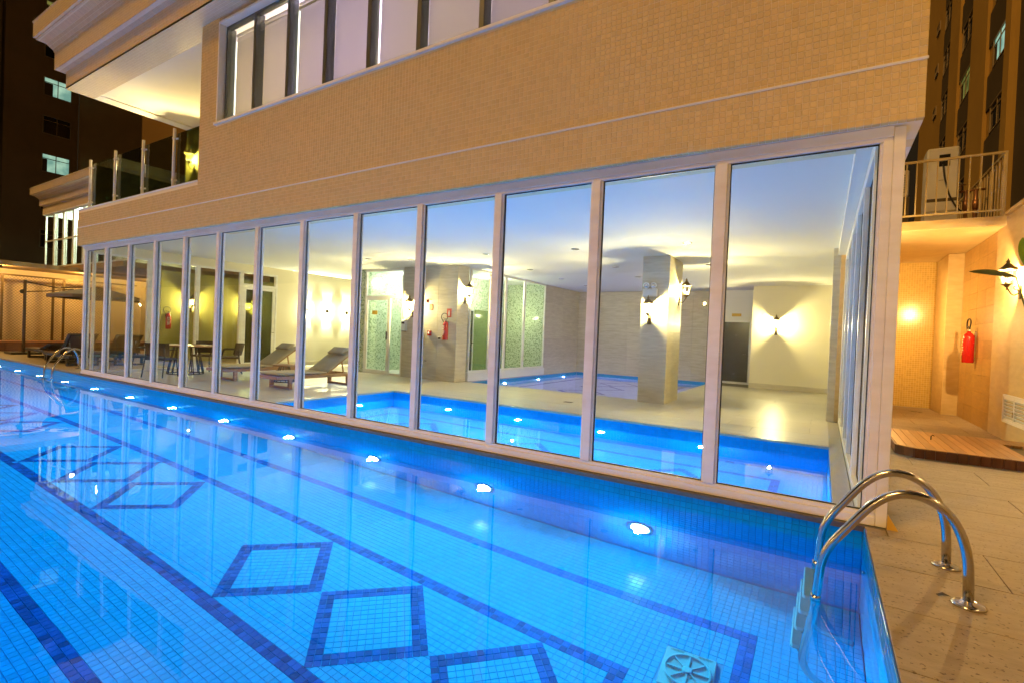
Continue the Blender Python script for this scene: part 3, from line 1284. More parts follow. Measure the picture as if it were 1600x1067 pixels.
# back wall on the right: cream plaster with grey skirting
wR = MB()
wR.box(-2.31, -.15, 12.65, 12.85, FZ, CZ)
wallR = struct(wR.build('wall', 'cream_wall'))
MB().box(-2.325, -.15, 12.632, 12.649, FZ, FZ + .16, ch=.003).build('skirting', 'travertine', wallR)
# deep wall in stone panels
wB = struct(MB().box(-9.3, -2.2, 13.92, 14.1, -1.2, CZ).build('wall', 'joint_dark'))
wall_panels(wB, 'wall_panel', 'Y', 13.92, -9.2, -3.6, -.12, CZ, 1.2, .64, 'travertine', .02, -1)
MB().box(-3.6, -2.2, 13.905, 13.919, FZ, CZ).build('plaster', 'white_paint', wB)
# left wall of the spa
wS = struct(MB().box(-9.3, -8.90, 11.0, 13.92, -1.2, CZ).build('wall', 'joint_dark'))
wall_panels(wS, 'wall_panel', 'X', -8.90, 11.0, 13.9, -.12, CZ, 1.45, .64, 'travertine', .02, 1)
# right wall behind the side glazing
wD = struct(MB().box(-.15, .08, 6.2, 12.9, FZ, CZ).build('wall', 'plaster_right'))
MB().box(-.27, -.151, 6.16, 6.30, FZ, CZ - .002, ch=.004).build('jamb', 'travertine', wD)
wall_panels(wD, 'wall_panel', 'X', -.152, 6.32, 12.6, FZ, CZ, 1.26, .64, 'travertine', .02, -1)
# left end: cream wall with sconces
wL = struct(MB().box(-15.9, -15.7, 5.05, 12.0, FZ, CZ).build('wall', 'cream_wall'))
MB().box(-15.698, -15.68, 5.05, 9.6, FZ, FZ + .14, ch=.003).build('skirting', 'travertine', wL)
wL2 = struct(MB().box(-15.7, -12.97, 9.6, 9.8, FZ, CZ).build('wall', 'cream_wall'))

# column
colm = thing('column', (-3.51, 6.63, FZ), 0, 'square stone clad column standing between the two indoor pools', 'column')
cx0, cx1, cy0, cy1 = -.305, .285, -.57, .57
MB().box(cx0 + .02, cx1 - .02, cy0 + .02, cy1 - .02, 0, 3.2).build('core', 'joint_dark', colm)
for z0, z1 in ((0, 1.02), (1.02, 1.90), (1.90, 3.198)):
    j = .0015
    MB().box(cx0, cx1, cy0, cy0 + .0195, z0 + j, z1 - j, ch=.0015).build('panel', 'travertine', colm)
    MB().box(cx0, cx1, cy1 - .0195, cy1, z0 + j, z1 - j, ch=.0015).build('panel', 'travertine', colm)
for z0, z1 in ((0, 1.55), (1.55, 3.198)):
    for a, b in ((cy0 + .02, -.02), (-.02, cy1 - .02)):
        MB().box(cx1 - .0195, cx1, a + j, b - j, z0 + j, z1 - j, ch=.0015).build('panel', 'travertine', colm)
        MB().box(cx0, cx0 + .0195, a + j, b - j, z0 + j, z1 - j, ch=.0015).build('panel', 'travertine', colm)

# pier beside the shower
pier = thing('pier', (-9.88, 6.1, FZ), 0, 'broad stone clad pier with red fire extinguisher between shower and sauna', 'pier')
MB().box(-1.0, .98, -.13, .35, 0, 3.198).build('core', 'joint_dark', pier)
for a, b in ((-1.02, -.36), (-.36, .32), (.32, 1.0)):
    for z0, z1 in ((0, 1.06), (1.06, 2.12), (2.12, 3.198)):
        MB().box(a + j, b - j, -.15, -.1305, z0 + j, z1 - j, ch=.0015).build('panel', 'travertine', pier)
for z0, z1 in ((0, 1.06), (1.06, 2.12), (2.12, 3.198)):
    MB().box(.9805, 1.0, -.13, .35, z0 + j, z1 - j, ch=.0015).build('panel', 'travertine', pier)


def frame_yz(y0, y1, z0, z1, x0, x1, wv, mb=None):
    mb = mb or MB()
    mb.box(x0, x1, y0, y0 + wv, z0, z1, ch=.002)
    mb.box(x0, x1, y1 - wv, y1, z0, z1, ch=.002)
    mb.box(x0, x1, y0 + wv + .0005, y1 - wv - .0005, z0, z0 + wv, ch=.002)
    mb.box(x0, x1, y0 + wv + .0005, y1 - wv - .0005, z1 - wv, z1, ch=.002)
    return mb


def frame_xz(x0, x1, z0, z1, y0, y1, wv, mb=None):
    mb = mb or MB()
    mb.box(x0, x0 + wv, y0, y1, z0, z1, ch=.002)
    mb.box(x1 - wv, x1, y0, y1, z0, z1, ch=.002)
    mb.box(x0 + wv + .0005, x1 - wv - .0005, y0, y1, z0, z0 + wv, ch=.002)
    mb.box(x0 + wv + .0005, x1 - wv - .0005, y0, y1, z1 - wv, z1, ch=.002)
    return mb


# shower: green mosaic room with glazed front
shw = MB()
shw.box(-13.0, -12.55, 6.02, 6.2, FZ, CZ)
shw.box(-13.0, -12.8, 6.2, 9.2, FZ, CZ)
shw.box(-12.8, -10.6, 9.0, 9.2, FZ, CZ)
shw.box(-10.85, -10.6, 6.46, 9.0, FZ, CZ)
struct(shw.build('shower_wall', 'green_mosaic'))
struct(MB().box(-12.8, -10.85, 6.02, 9.0, -.3, FZ + .002).build('shower_floor', 'white_paint'))
sd = thing('shower_enclosure', (-11.7, 6.0, FZ), 0, 'white framed glass shower door with transom in front of green mosaic', 'door')
o = frame_xz(-.85, .80, .0, 3.19, -.03, .03, .07).box(-.779, .729, -.03, .03, 2.30, 2.38, ch=.002).build('frame', 'white_frame', sd)
MB().box(-.78, .73, -.005, .005, 2.381, 3.119).build('transom_pane', 'glass', sd)
dl = frame_xz(-.775, .19, .072, 2.295, -.025, .025, .055).build('door_leaf', 'white_frame', sd)
MB().box(-.72, .135, -.004, .004, .127, 2.24).build('pane', 'glass', dl)
MB().box(.13, .17, -.06, -.026, 1.05, 1.30, ch=.004).build('handle', 'black_plastic', dl)
MB().box(.2, .26, -.03, .03, .072, 2.299, ch=.002).build('mullion', 'white_frame', sd)
MB().box(.261, .729, -.005, .005, .072, 2.299).build('side_pane', 'glass', sd)
sg = MB().box(-.50, -.28, -.034, -.030, 1.80, 1.92).build('door_plate', 'sign_gold')
sg.location = (-11.7, 6.0, FZ)
tag(sg, 'small gold plate on the glass of the shower door', 'sign')
sh = thing('wall_mixer', (-10.86, 7.2, 1.55), 0, 'dark chrome shower mixer on the green mosaic wall', 'shower')
MB().box(-.03, 0, -.06, .06, 0, .22, ch=.005).build('mixer', 'dark_metal', sh)
MB().tube([(-.02, 0, .22), (-.02, 0, .65), (-.06, 0, .70), (-.18, 0, .68)], .012, 8).build('pipe', 'steel', sh)
point_light(None, (-11.9, 7.5, 2.85), 150, (1.0, .97, .76), .08, 'shower_lamp')

# sauna glazing beside the spa
sa = thing('sauna_front', (-8.88, 6.5, FZ), 0, 'white framed glass partition with green tiled rooms behind the spa', 'partition')
MB().box(-.08, .06, -.03, 4.5, 0, .25, ch=.004).build('kerb', 'white_paint', sa)
ys = [0.0, 1.02, 1.86, 3.02, 4.48]
for a, b in zip(ys[:-1], ys[1:]):
    p = frame_yz(a + .002, b - .002, .251, 3.19, -.03, .03, .05).build('frame', 'white_frame', sa)
    MB().box(-.005, .005, a + .053, b - .053, .302, 3.139).build('pane', 'glass', p)
sw = MB()
sw.box(-10.60, -8.95, 10.98, 11.2, FZ, CZ)
sw.box(-10.60, -10.45, 6.46, 10.98, 2.05, CZ)
struct(sw.build('sauna_wall', 'green_mosaic'))
struct(MB().box(-10.60, -10.46, 6.46, 10.98, FZ, 2.05).build('sauna_wall', 'green_tile'))
struct(MB().box(-10.45, -9.0, 6.46, 10.98, -.3, FZ + .05).build('sauna_floor', 'white_paint'))
sf2 = thing('cubicle_front', (-9.9, 6.6, FZ + .05), 0, 'inner white framed cubicle door inside the green tiled room', 'door')
frame_yz(0, .55, 0, 2.05, -.025, .025, .05).build('frame', 'white_frame', sf2)
MB().box(-.004, .004, .051, .499, .051, 1.999).build('pane', 'glass', sf2)
q = frame_yz(.56, 1.5, 0, 2.05, -.025, .025, .05).build('door_leaf', 'white_frame', sf2)
MB().box(-.004, .004, .611, 1.449, .051, 1.999).build('pane', 'glass_dark', q)
MB().box(.026, .06, 1.40, 1.47, .98, 1.01, ch=.004).build('handle', 'steel', q)
point_light(None, (-9.6, 8.6, 2.7), 110, (1.0, .96, .68), .08, 'sauna_lamp')
point_light(None, (-9.6, 10.3, 1.9), 20, (1.0, .95, .5), .05, 'sauna_lamp')

# doors
dk = thing('service_door', (-2.96, 13.88, FZ), 0, 'dark glazed door in pale frame in the recess of the back wall', 'door')
frame_xz(-.52, .52, 0, 2.18, -.05, .02, .075).build('frame', 'white_frame', dk)
lf = MB().box(-.44, .44, -.03, 0, .01, 2.10, ch=.003).build('door_leaf', 'door_dark', dk)
MB().tube([(.36, -.03, 1.02), (.36, -.07, 1.02), (.27, -.07, 1.02)], .011, 8).build('handle', 'steel', lf)
pl = MB().box(-3.09, -2.79, 13.885, 13.902, 2.20, 2.30, ch=.003).build('door_plate', 'sign_gold')
tag(pl, 'small gold plate above the dark service door', 'sign')

# left glazed end wall with door
ge = thing('glazed_end', (-15.72, 0, FZ), 0, 'white framed glazed end wall with door between hall and left terrace', 'glass wall')
ys = [.15, 1.38, 2.58, 3.85]
for a, b in zip(ys[:-1], ys[1:]):
    p = frame_yz(a + .002, b - .002, 0, 2.98, -.04, .04, .055).build('frame', 'white_frame', ge)
    MB().box(-.005, .005, a + .058, b - .058, .056, 2.924).build('pane', 'glass', p)
p = frame_yz(3.852, 5.04, 0, 2.98, -.04, .04, .06).box(-.04, .04, 3.913, 4.979, 2.52, 2.60, ch=.002).build('door_frame', 'white_frame', ge)
MB().box(-.005, .005, 3.913, 4.979, 2.601, 2.919).build('transom_pane', 'glass', p)
q = frame_yz(3.916, 4.976, .062, 2.515, -.03, .03, .09).build('door_leaf', 'white_frame', ge)
MB().box(-.005, .005, 4.007, 4.885, .153, 2.424).build('pane', 'glass_dark', q)
MB().tube([(.03, 4.93, 1.1), (.08, 4.93, 1.1), (.08, 4.82, 1.1)], .012, 8).build('handle', 'steel', q)
struct(MB().box(-15.8, -15.68, .10, 5.05, 2.881, CZ).build('lintel', 'cream_wall'))

# downlights
spots = [(-10.63, 4.36), (-9.57, 4.81), (-7.10, 4.70), (-4.86, 4.75), (-2.6, 4.82), (-7.44, 7.34), (-4.97, 7.46), (-7.59, 11.6), (-7.55, 9.56), (-5.06, 9.56), (-2.73, 7.68)]
SPL = ['above the gap between shower and indoor pool', 'in front of the pier', 'above the middle of the indoor pool kerb', 'left of and before the column', 'right of and before the column',
       'over the near left of the spa', 'beside the column over the spa', 'farthest back over the spa', 'mid left over the spa', 'behind the column over the spa', 'right of the column lantern']
for (x, y), w_ in zip(spots, SPL):
    t = thing('downlight', (x, y, CZ), 0, 'small round unlit recessed ceiling downlight ' + w_, 'downlight', 'downlights in the ceiling')
    MB().lathe([(.055, -.004), (.085, -.006), (.09, -.001), (.09, .02)], 20).build('trim_ring', 'steel', t)
    MB().lathe([(.054, -.003), (.05, .0)], 20).build('lens', 'plastic_white', t)

# ================================================================== INNER POOL AND SPA
IPZ = -1.25
ip = MB()
ip.box(-8.50, -.25, .14, 3.30, IPZ - .1, IPZ - .004)
ip.box(-8.54, -8.504, .10, 3.34, IPZ - .1, FZ - .03)
ip.box(-8.50, -.25, 3.304, 3.34, IPZ - .1, FZ - .03)
ip.box(-.246, -.23, .10, 3.34, IPZ - .1, FZ - .03)
ip.box(-8.50, -.25, .10, .136, IPZ - .1, FZ - .03)
ip = struct(ip.build('inner_pool_basin', 'pool_grout'))
cells = []
IDC = [-.9 - 2 * DH * 1.0 * k for k in range(7)]


def idark(x, y):
    def band(x0, x1, ya, yb, wv):
        return (x0 < x < x1 and ya < y < yb) and not (x0 + wv < x < x1 - wv and ya + wv < y < yb - wv)
    return band(-7.95, -.8, .68, 2.76, .1056)


def idia(x, y):
    for c in [-2.0, -4.3, -6.6]:
        d = abs(x - c) + abs(y - 1.72)
        if d < .80:
            return 2 if d > .65 else 1
    return 0


for i in range(int(8.25 / TP)):
    for jj in range(int(3.16 / TP)):
        x = -.254 - TP * (i + .5)
        y = 3.296 - TP * (jj + .5)
        k = 1 if (idark(x, y) or idia(x, y) == 2) else 0
        cells.append(((x, y, IPZ), k))
tile_field(ip, cells, (1, 0, 0), (0, 1, 0), TS, .0022, ['pool_tile', 'pool_tile_dark'], bev=.0014, wet=True, nind=60)
cells = []
nr = int((FZ - .03 - IPZ) / TP)
for i in range(int(8.25 / TP)):
    x = -.254 - TP * (i + .5)
    for jj in range(nr):
        cells.append(((x, 3.30, FZ - .032 - TP * (jj + .5)), 0))
tile_field(ip, cells, (1, 0, 0), (0, 0, 1), TS, .0022, ['pool_tile'], bev=.0014, nind=140)
cells = []
for i in range(int(3.16 / TP)):
    y = 3.296 - TP * (i + .5)
    for jj in range(nr):
        cells.append(((-8.50, y, FZ - .032 - TP * (jj + .5)), 0))
tile_field(ip, cells, (0, 1, 0), (0, 0, 1), TS, .0022, ['pool_tile'], bev=.0014, nind=60)
cells = []
for i in range(int(3.16 / TP)):
    y = 3.296 - TP * (i + .5)
    for jj in range(nr):
        cells.append(((-.25, y, FZ - .032 - TP * (jj + .5)), 0))
tile_field(ip, cells, (0, -1, 0), (0, 0, 1), TS, .0022, ['pool_tile'], bev=.0014, nind=40)
MB().box(-8.50, -.25, .136, .14, IPZ, FZ - .032).build('near_wall', 'pool_far_wall', ip)
iw = MB()
iw.add([(-8.503, .137, WZ), (-.247, .137, WZ), (-.247, 3.303, WZ), (-8.503, 3.303, WZ)], [(0, 1, 2, 3)])
struct(iw.build('inner_water', 'water', recalc=False))
for k, lx in enumerate([-1.89, -3.53, -5.19, -6.87]):
    pool_light((lx, 3.296, -.52), (0, -1, 0), 'pool_lamp', 'glowing lamp under water in the indoor pool far wall, %s from the right' % ['first', 'second', 'third', 'fourth'][k],
               'lamps of the indoor pool', 1150, (.10, .88, 1.0), .075, beam=176)
for k, ly in enumerate([.95, 2.3]):
    pool_light((-8.496, ly, -.50), (1, 0, 0), 'pool_lamp', 'glowing lamp under water in the indoor pool left wall, %s the glass' % ['nearer', 'farther from'][k],
               'lamps of the indoor pool', 640, (.10, .88, 1.0), .075, beam=176)

# spa: pale violet
sp = MB()
sp.box(-8.87, -3.62, 6.42, 13.9, -.95, -.80)
sp.box(-8.95, -8.874, 6.4, 13.9, -.95, FZ - .02)
sp.box(-8.87, -3.62, 13.9, 13.92, -.95, FZ - .02)
sp.box(-8.87, -3.62, 6.40, 6.416, -.95, FZ - .004)
sp.box(-3.616, -3.59, 6.4, 13.92, -.95, FZ - .004)
sp = struct(sp.build('spa_basin', 'spa_tile'))
st = MB()
for (x0, x1, y0, y1) in ((-8.2, -4.3, 7.2, 7.35), (-8.2, -4.3, 12.9, 13.05), (-8.2, -8.05, 7.35, 12.9), (-4.45, -4.3, 7.35, 12.9)):
    st.box(x0, x1, y0, y1, -.80, -.797)
for c in (8.5, 10.1, 11.7):
    for a, b in (((1, 0), (0, 1)), ((0, 1), (-1, 0)), ((-1, 0), (0, -1)), ((0, -1), (1, 0))):
        ri, ro = .62, .78
        st.add([(-6.25 + a[0] * ro, c + a[1] * ro, -.796), (-6.25 + b[0] * ro, c + b[1] * ro, -.796), (-6.25 + b[0] * ri, c + b[1] * ri, -.796), (-6.25 + a[0] * ri, c + a[1] * ri, -.796)], [(0, 1, 2, 3)])
st.build('floor_stripe', 'spa_tile_dark', sp)
bb = MB()
bb.box(-8.872, -8.866, 6.45, 13.88, -.36, FZ - .03)
bb.box(-8.86, -3.63, 13.893, 13.899, -.36, FZ - .03)
bb.box(-3.626, -3.620, 6.45, 13.88, -.36, FZ - .03)
bb.build('tile_band', 'pool_far_wall', sp)
swt = MB()
swt.add([(-8.872, 6.418, -.24), (-3.618, 6.418, -.24), (-3.618, 13.901, -.24), (-8.872, 13.901, -.24)], [(0, 1, 2, 3)])
struct(swt.build('spa_water', 'water', recalc=False))
for k, ly in enumerate((8.4, 10.6, 12.6)):
    pool_light((-8.866, ly, -.45), (1, 0, 0), 'spa_lamp', 'blue violet underwater lamp in the left wall of the spa, %s' % ['nearest the pier', 'the middle one', 'nearest the back wall'][k],
               'lamps of the spa', 420, (.50, .42, 1.0), .05)
pool_light((-3.626, 10.0, -.45), (-1, 0, 0), 'spa_lamp', 'blue violet underwater lamp in the right wall of the spa behind the column', 'lamps of the spa', 420, (.50, .42, 1.0), .05)


# ================================================================== LADDERS
def smooth_path(pts, r=.12, n=6):
    """round the corners of a polyline"""
    P = [Vector(p) for p in pts]
    out = [P[0]]
    for i in range(1, len(P) - 1):
        a, b, c = P[i - 1], P[i], P[i + 1]
        d1 = min(r, (a - b).length * .49)
        d2 = min(r, (c - b).length * .49)
        s, e = b + (a - b).normalized() * d1, b + (c - b).normalized() * d2
        for k in range(n + 1):
            t = k / n
            out.append((s * (1 - t) + b * t) * (1 - t) + (b * (1 - t) + e * t) * t)
    out.append(P[-1])
    return out


def ladder(loc, rz, label, sep=.57):
    """pool ladder, local +x points from the pool to the deck, y across; origin at pool edge, deck level"""
    t = thing('pool_ladder', loc, rz, label, 'ladder')
    for s in (-1, 1):
        y = s * sep / 2
        pts = [(.40, y, 0.0), (.39, y, .30), (.30, y, .50), (.13, y, .565), (-.02, y, .49), (-.27, y, .12), (-.29, y, -.08), (-.30, y, -.30), (-.36, y, -1.05), (-.28, y, -1.22), (-.06, y, -1.27)]
        p2 = smooth_path(pts, .13, 6)
        MB().tube(p2, .0245, 16).build('rail', 'steel', t)
        MB().lathe([(.075, .001), (.075, .010), (.060, .016), (.036, .020), (.030, .030)], 24, (.40, y, 0)).build('flange', 'steel', t)
        MB().lathe([(.029, -.19), (.029, -.155)], 16, (-.297, y, 0)).build('collar', 'steel', t)
    for k in range(4):
        z = -.235 - .235 * k
        x = -.31 - .018 * k
        tr = MB()
        tr.cbox(x - .060, x + .020, -sep / 2 + .03, sep / 2 - .03, z - .022, z + .022, .016)
        for q in range(4):
            tr.box(x - .052 + q * .018, x - .044 + q * .018, -sep / 2 + .05, sep / 2 - .05, z + .0225, z + .027)
        tro = tr.build('tread', 'plastic_pool', t)
        bl = MB()
        for s in (-1, 1):
            bl.lathe([(.008, 0), (.008, .012)], 8, (x - .01, s * (sep / 2 - .01), z), axis='Y')
        bl.build('bolt', 'steel', tro)
    return t


l1 = ladder((-.05, -.92, FZ), 0, 'stainless steel pool ladder at the near corner of the front pool beside the stone deck')
l2 = ladder((-16.75, -.06, FZ), rad(90), 'stainless steel pool ladder at the far end of the front pool before the left terrace')


# ================================================================== LANTERNS
def lantern(loc, rz, label, group, energy, col=(1.0, .80, .45), mat='bulb_warm', up=True):
    """wall lantern; wall behind at local y=+, lantern stands out towards local -y; loc = wall point at bulb height"""
    t = thing('wall_lantern', loc, rz, label, 'lantern', group)
    yo = -.155
    bk = MB()
    bk.cbox(-.045, .045, -.018, 0, -.34, -.12, .006)
    bk.lathe([(.0, -.02), (.034, -.018), (.02, -.034), (0.006, -.04)], 12, (0, -.0, -.20), axis='Y')
    bk.build('back_plate', 'lantern_iron', t)
    arm = MB()
    pts = []
    for k in range(13):
        a = -math.pi * .5 + math.pi * 1.0 * k / 12
        pts.append((0, -.018 + (yo + .018) * k / 12, -.24 - .075 * math.sin(math.pi * k / 12) + .085 * (k / 12)))
    arm.tube(pts, .009, 8)
    sc = [(0, -.05 + .028 * math.cos(a), -.165 + .028 * math.sin(a)) for a in [i * .5 for i in range(11)]]
    arm.tube(sc, .006, 6)
    arm.build('arm', 'lantern_iron', t)
    n = 6
    r0, r1, h0, h1 = .062, .100, -.105, .105
    base = MB().lathe([(.004, -.20), (.014, -.185), (.008, -.165), (.026, -.15), (.04, -.125), (r0 + .012, -.115), (r0 + .012, -.104), (.03, -.103)], 12, (0, yo, 0))
    base.build('base_cup', 'lantern_iron', t)
    fr = MB()
    for k in range(n):
        a = 2 * math.pi * (k + .5) / n
        c, s = math.cos(a), math.sin(a)
        fr.bar((r0 * c, yo + r0 * s, h0), (r1 * c, yo + r1 * s, h1), .009, .009)
        a2 = 2 * math.pi * (k + 1.5) / n
        fr.bar((r1 * c, yo + r1 * s, h1), (r1 * math.cos(a2), yo + r1 * math.sin(a2), h1), .010, .010)
    fr.build('cage', 'lantern_iron', t)
    for k in range(n):
        a, a2 = 2 * math.pi * (k + .5) / n, 2 * math.pi * (k + 1.5) / n
        q = .97
        V = [(r0 * q * math.cos(a), yo + r0 * q * math.sin(a), h0), (r0 * q * math.cos(a2), yo + r0 * q * math.sin(a2), h0),
             (r1 * q * math.cos(a2), yo + r1 * q * math.sin(a2), h1), (r1 * q * math.cos(a), yo + r1 * q * math.sin(a), h1)]
        MB().add(V, [(0, 1, 2, 3)]).build('glass_pane', 'glass_lantern', t, recalc=False)
    rf = MB().lathe([(r1 + .035, h1 + .004), (r1 + .037, h1 + .010), (.075, h1 + .055), (.036, h1 + .10), (.026, h1 + .105), (.02, h1 + .125), (.030, h1 + .135), (.012, h1 + .155), (.004, h1 + .185)], n, (0, yo, 0), smooth=False)
    rf.build('roof', 'lantern_iron', t)
    MB().lathe([(.020, -.102), (.020, -.055)], 12, (0, yo, 0)).build('lamp_holder', 'plastic_white', t)
    MB().lathe([(.012, -.054), (.022, -.048), (.024, -.040)], 14, (0, yo, 0)).build('bulb', mat, t)
    # bulb light just in front of the bulb's glow, inside the cage
    point_light(t, (0, yo, -.008), energy, col, .03)
    return t


G = 'wall lanterns'
WARM = (1.0, .82, .38)
lantern((-3.62, 6.06, 1.94), 0, 'lit wall lantern on the front face of the column below the twin emergency lamp', G, 360, WARM)
lantern((-3.225, 6.95, 2.42), rad(90), 'lit wall lantern on the right side of the stone column', G, 240, WARM)
lantern((-10.50, 5.95, 1.98), 0, 'lit wall lantern on the front of the pier beside the shower', G, 420, WARM)
lantern((-8.88, 6.27, 2.40), rad(90), 'lit wall lantern on the right edge of the pier beside the sauna glazing', G, 330, WARM)
lantern((-1.62, 12.65, 1.92), 0, 'lit wall lantern in the middle of the cream back wall', G, 330, WARM)
lantern((-15.42, 2.26, 5.75), 0, 'lit wall lantern on the upper balcony wall', G, 520, (1.0, .74, .30), 'bulb_amber')
AMB = (1.0, .62, .22)
lantern((2.14, 5.71, 2.45), rad(-90), 'lit wall lantern on the right passage wall among plant leaves', G, 520, AMB, 'bulb_amber')
lantern((2.14, -1.5, 2.45), rad(-90), 'lit wall lantern on the right wall out beside the pool deck', G, 75, AMB, 'bulb_amber')

lantern((.55, 9.2, 2.0), rad(90), 'lit wall lantern on the tiled side wall, hidden behind the glass corner post', G, 190, AMB, 'bulb_amber')

# emergency lamp on the column
em = thing('emergency_lamp', (-3.62, 6.06, 2.21), 0, 'white emergency lamp with two round heads on the column', 'emergency lamp')
MB().cbox(-.155, .155, -.07, -.001, 0, .17, .012).build('housing', 'plastic_white', em)
for s in (-1, 1):
    hd = MB().lathe([(.02, .03), (.055, .02), (.066, -.02), (.066, -.045), (.055, -.05)], 20, (s * .078, -.045, .235), axis='Y').build('lamp_head', 'plastic_white', em)
    MB().lathe([(.054, -.046), (.045, -.054), (.02, -.056)], 20, (s * .078, -.045, .235), axis='Y').build('lens', 'steel', hd)
    MB().tube([(s * .078, -.035, .165), (s * .078, -.035, .19)], .014, 8).build('neck', 'plastic_white', em)
MB().box(-.05, .05, -.075, -.0705, .135, .15).build('indicator', 'sign_white', em)


# ================================================================== FIRE EXTINGUISHERS, SIGNS, BOXES
def extinguisher(loc, rz, label, sc=1.0, group='fire extinguishers'):
    t = thing('fire_extinguisher', loc, rz, label, 'extinguisher', group)
    yo = -.10
    r = .078
    MB().lathe([(r * .86, 0), (r, .015), (r, .40), (r * .93, .44), (r * .66, .475), (.026, .495), (.022, .515)], 28, (0, yo, 0)).build('cylinder', 'red_paint', t)
    MB().lathe([(.022, .515), (.026, .52), (.026, .55), (.016, .565)], 14, (0, yo, 0)).build('valve', 'steel', t)
    lv = MB()
    lv.bar((.015, yo, .565), (-.095, yo, .60), .022, .010)
    lv.bar((.015, yo, .545), (-.085, yo, .548), .022, .010)
    lv.build('lever', 'black_plastic', t)
    MB().lathe([(.014, 0), (.014, .012)], 12, (.03, yo, .535), axis='X').build('gauge', 'sign_white', t)
    hose = [(.025, yo, .545), (.06, yo, .60), (.06, yo + .01, .67), (.0, yo + .01, .72), (-.08, yo, .73), (-.15, yo, .68), (-.16, yo, .60), (-.12, yo, .545), (-.085, yo, .50)]
    MB().tube(smooth_path(hose, .05, 4), .011, 8).build('hose', 'black_plastic', t)
    MB().tube([(-.085, yo, .50), (-.083, yo, .40)], [.012, .020], 10).build('nozzle', 'black_plastic', t)
    lab = MB()
    # printed label: a curved patch, plain bands of print
    nseg = 10
    for (z0, z1, a0, a1) in ((.36, .385, 220, 285), (.33, .345, 215, 290), (.285, .31, 230, 280), (.25, .262, 215, 295), (.225, .237, 215, 290), (.20, .212, 215, 296), (.165, .187, 222, 280), (.135, .147, 215, 270)):
        V = []
        for k in range(nseg + 1):
            a = rad(a0 + (a1 - a0) * k / nseg)
            for z in (z0, z1):
                V.append(((r + .0012) * math.cos(a), yo + (r + .0012) * math.sin(a), z))
        lab.add(V, [(2 * k, 2 * k + 2, 2 * k + 3, 2 * k + 1) for k in range(nseg)])
    lab.build('label_print', 'sign_white', t, recalc=False)
    MB().box(-.03, .03, -.03, -.001, .40, .52, ch=.004).build('bracket', 'steel', t)
    t.scale = (sc, sc, sc)
    return t


def fire_sign(loc, rz, label, w_=.16, h_=.24):
    t = thing('fire_sign', loc, rz, label, 'sign')
    MB().box(-w_ / 2, w_ / 2, -.006, -.001, 0, h_).build('plate', 'sign_red', t)
    k = MB()
    k.box(-.022, .022, -.0085, -.0065, .04, .15)
    k.box(-.012, .012, -.0085, -.0065, .155, .185)
    k.build('pictogram', 'sign_white', t)
    return t


extinguisher((-9.18, 5.95, 1.04), 0, 'red fire extinguisher hanging on the stone pier below a red sign')
fire_sign((-9.15, 5.95, 1.66), 0, 'red and white sign above the extinguisher on the pier')
extinguisher((2.17, 8.27, 1.08), rad(-90), 'red fire extinguisher hanging on the right passage wall', 1.18)
ab = thing('alarm_button', (-9.82, 5.95, 1.13), 0, 'small red fire alarm box on the pier', 'alarm box')
MB().cbox(-.065, .065, -.05, -.001, 0, .15, .008).build('box', 'red_paint', ab)
MB().lathe([(.028, -.050), (.028, -.056), (.01, -.06)], 16, (0, 0, .075), axis='Y').build('button', 'sign_white', ab)
hs = thing('exit_flag_sign', (-9.80, 5.95, 1.95), 0, 'small red sign bracket and notice high on the pier', 'sign')
MB().box(-.006, .006, -.18, -.001, .20, .212).build('bracket', 'dark_metal', hs)
MB().box(-.045, .045, -.17, -.16, .10, .19).build('sounder', 'red_paint', hs)
MB().box(-.07, .06, -.006, -.001, -.10, .075).build('notice', 'sign_red', hs)
MB().box(-.05, .04, -.0085, -.0065, -.07, .05).build('notice_print', 'sign_gold', hs)
ds = thing('dispenser', (-10.77, 5.95, 1.24), 0, 'white soap dispenser on the left edge of the pier', 'dispenser')
MB().cbox(-.085, .085, -.11, -.001, 0, .33, .02).build('case', 'plastic_white', ds)
MB().box(-.06, .06, -.1125, -.1105, .20, .26).build('window', 'screen_dark', ds)
MB().cbox(-.05, .05, -.12, -.02, -.02, -.001, .006).build('nozzle', 'black_plastic', ds)
tb = thing('socket_box', (-9.42, 5.95, 1.02), 0, 'small grey socket box on the pier beside the extinguisher', 'socket')
MB().cbox(-.06, .06, -.06, -.001, 0, .11, .006).build('box', 'pump_white', tb)
MB().box(-.045, .045, -.0625, -.0605, .03, .08).build('outlet', 'screen_dark', tb)
tp = thing('tap', (-9.92, 5.95, .42), 0, 'small metal tap low on the pier', 'tap')
MB().tube([(0, -.001, 0), (0, -.07, 0), (0, -.09, -.03)], .012, 8).build('spout', 'steel', tp)
MB().box(-.03, .03, -.055, -.04, .012, .022).build('handle', 'steel', tp)
swi = MB().box(-2.02, -1.88, 12.638, 12.649, 2.12, 2.22, ch=.003).build('wall_plate', 'plastic_white')
tag(swi, 'small white plate on the cream back wall left of the lantern', 'plate')
fd_ = MB().box(-4.95, -4.77, 4.67, 4.79, FZ + .001, FZ + .005).build('floor_drain', 'dark_metal')
tag(fd_, 'small dark drain grate in the pale hall floor', 'drain')

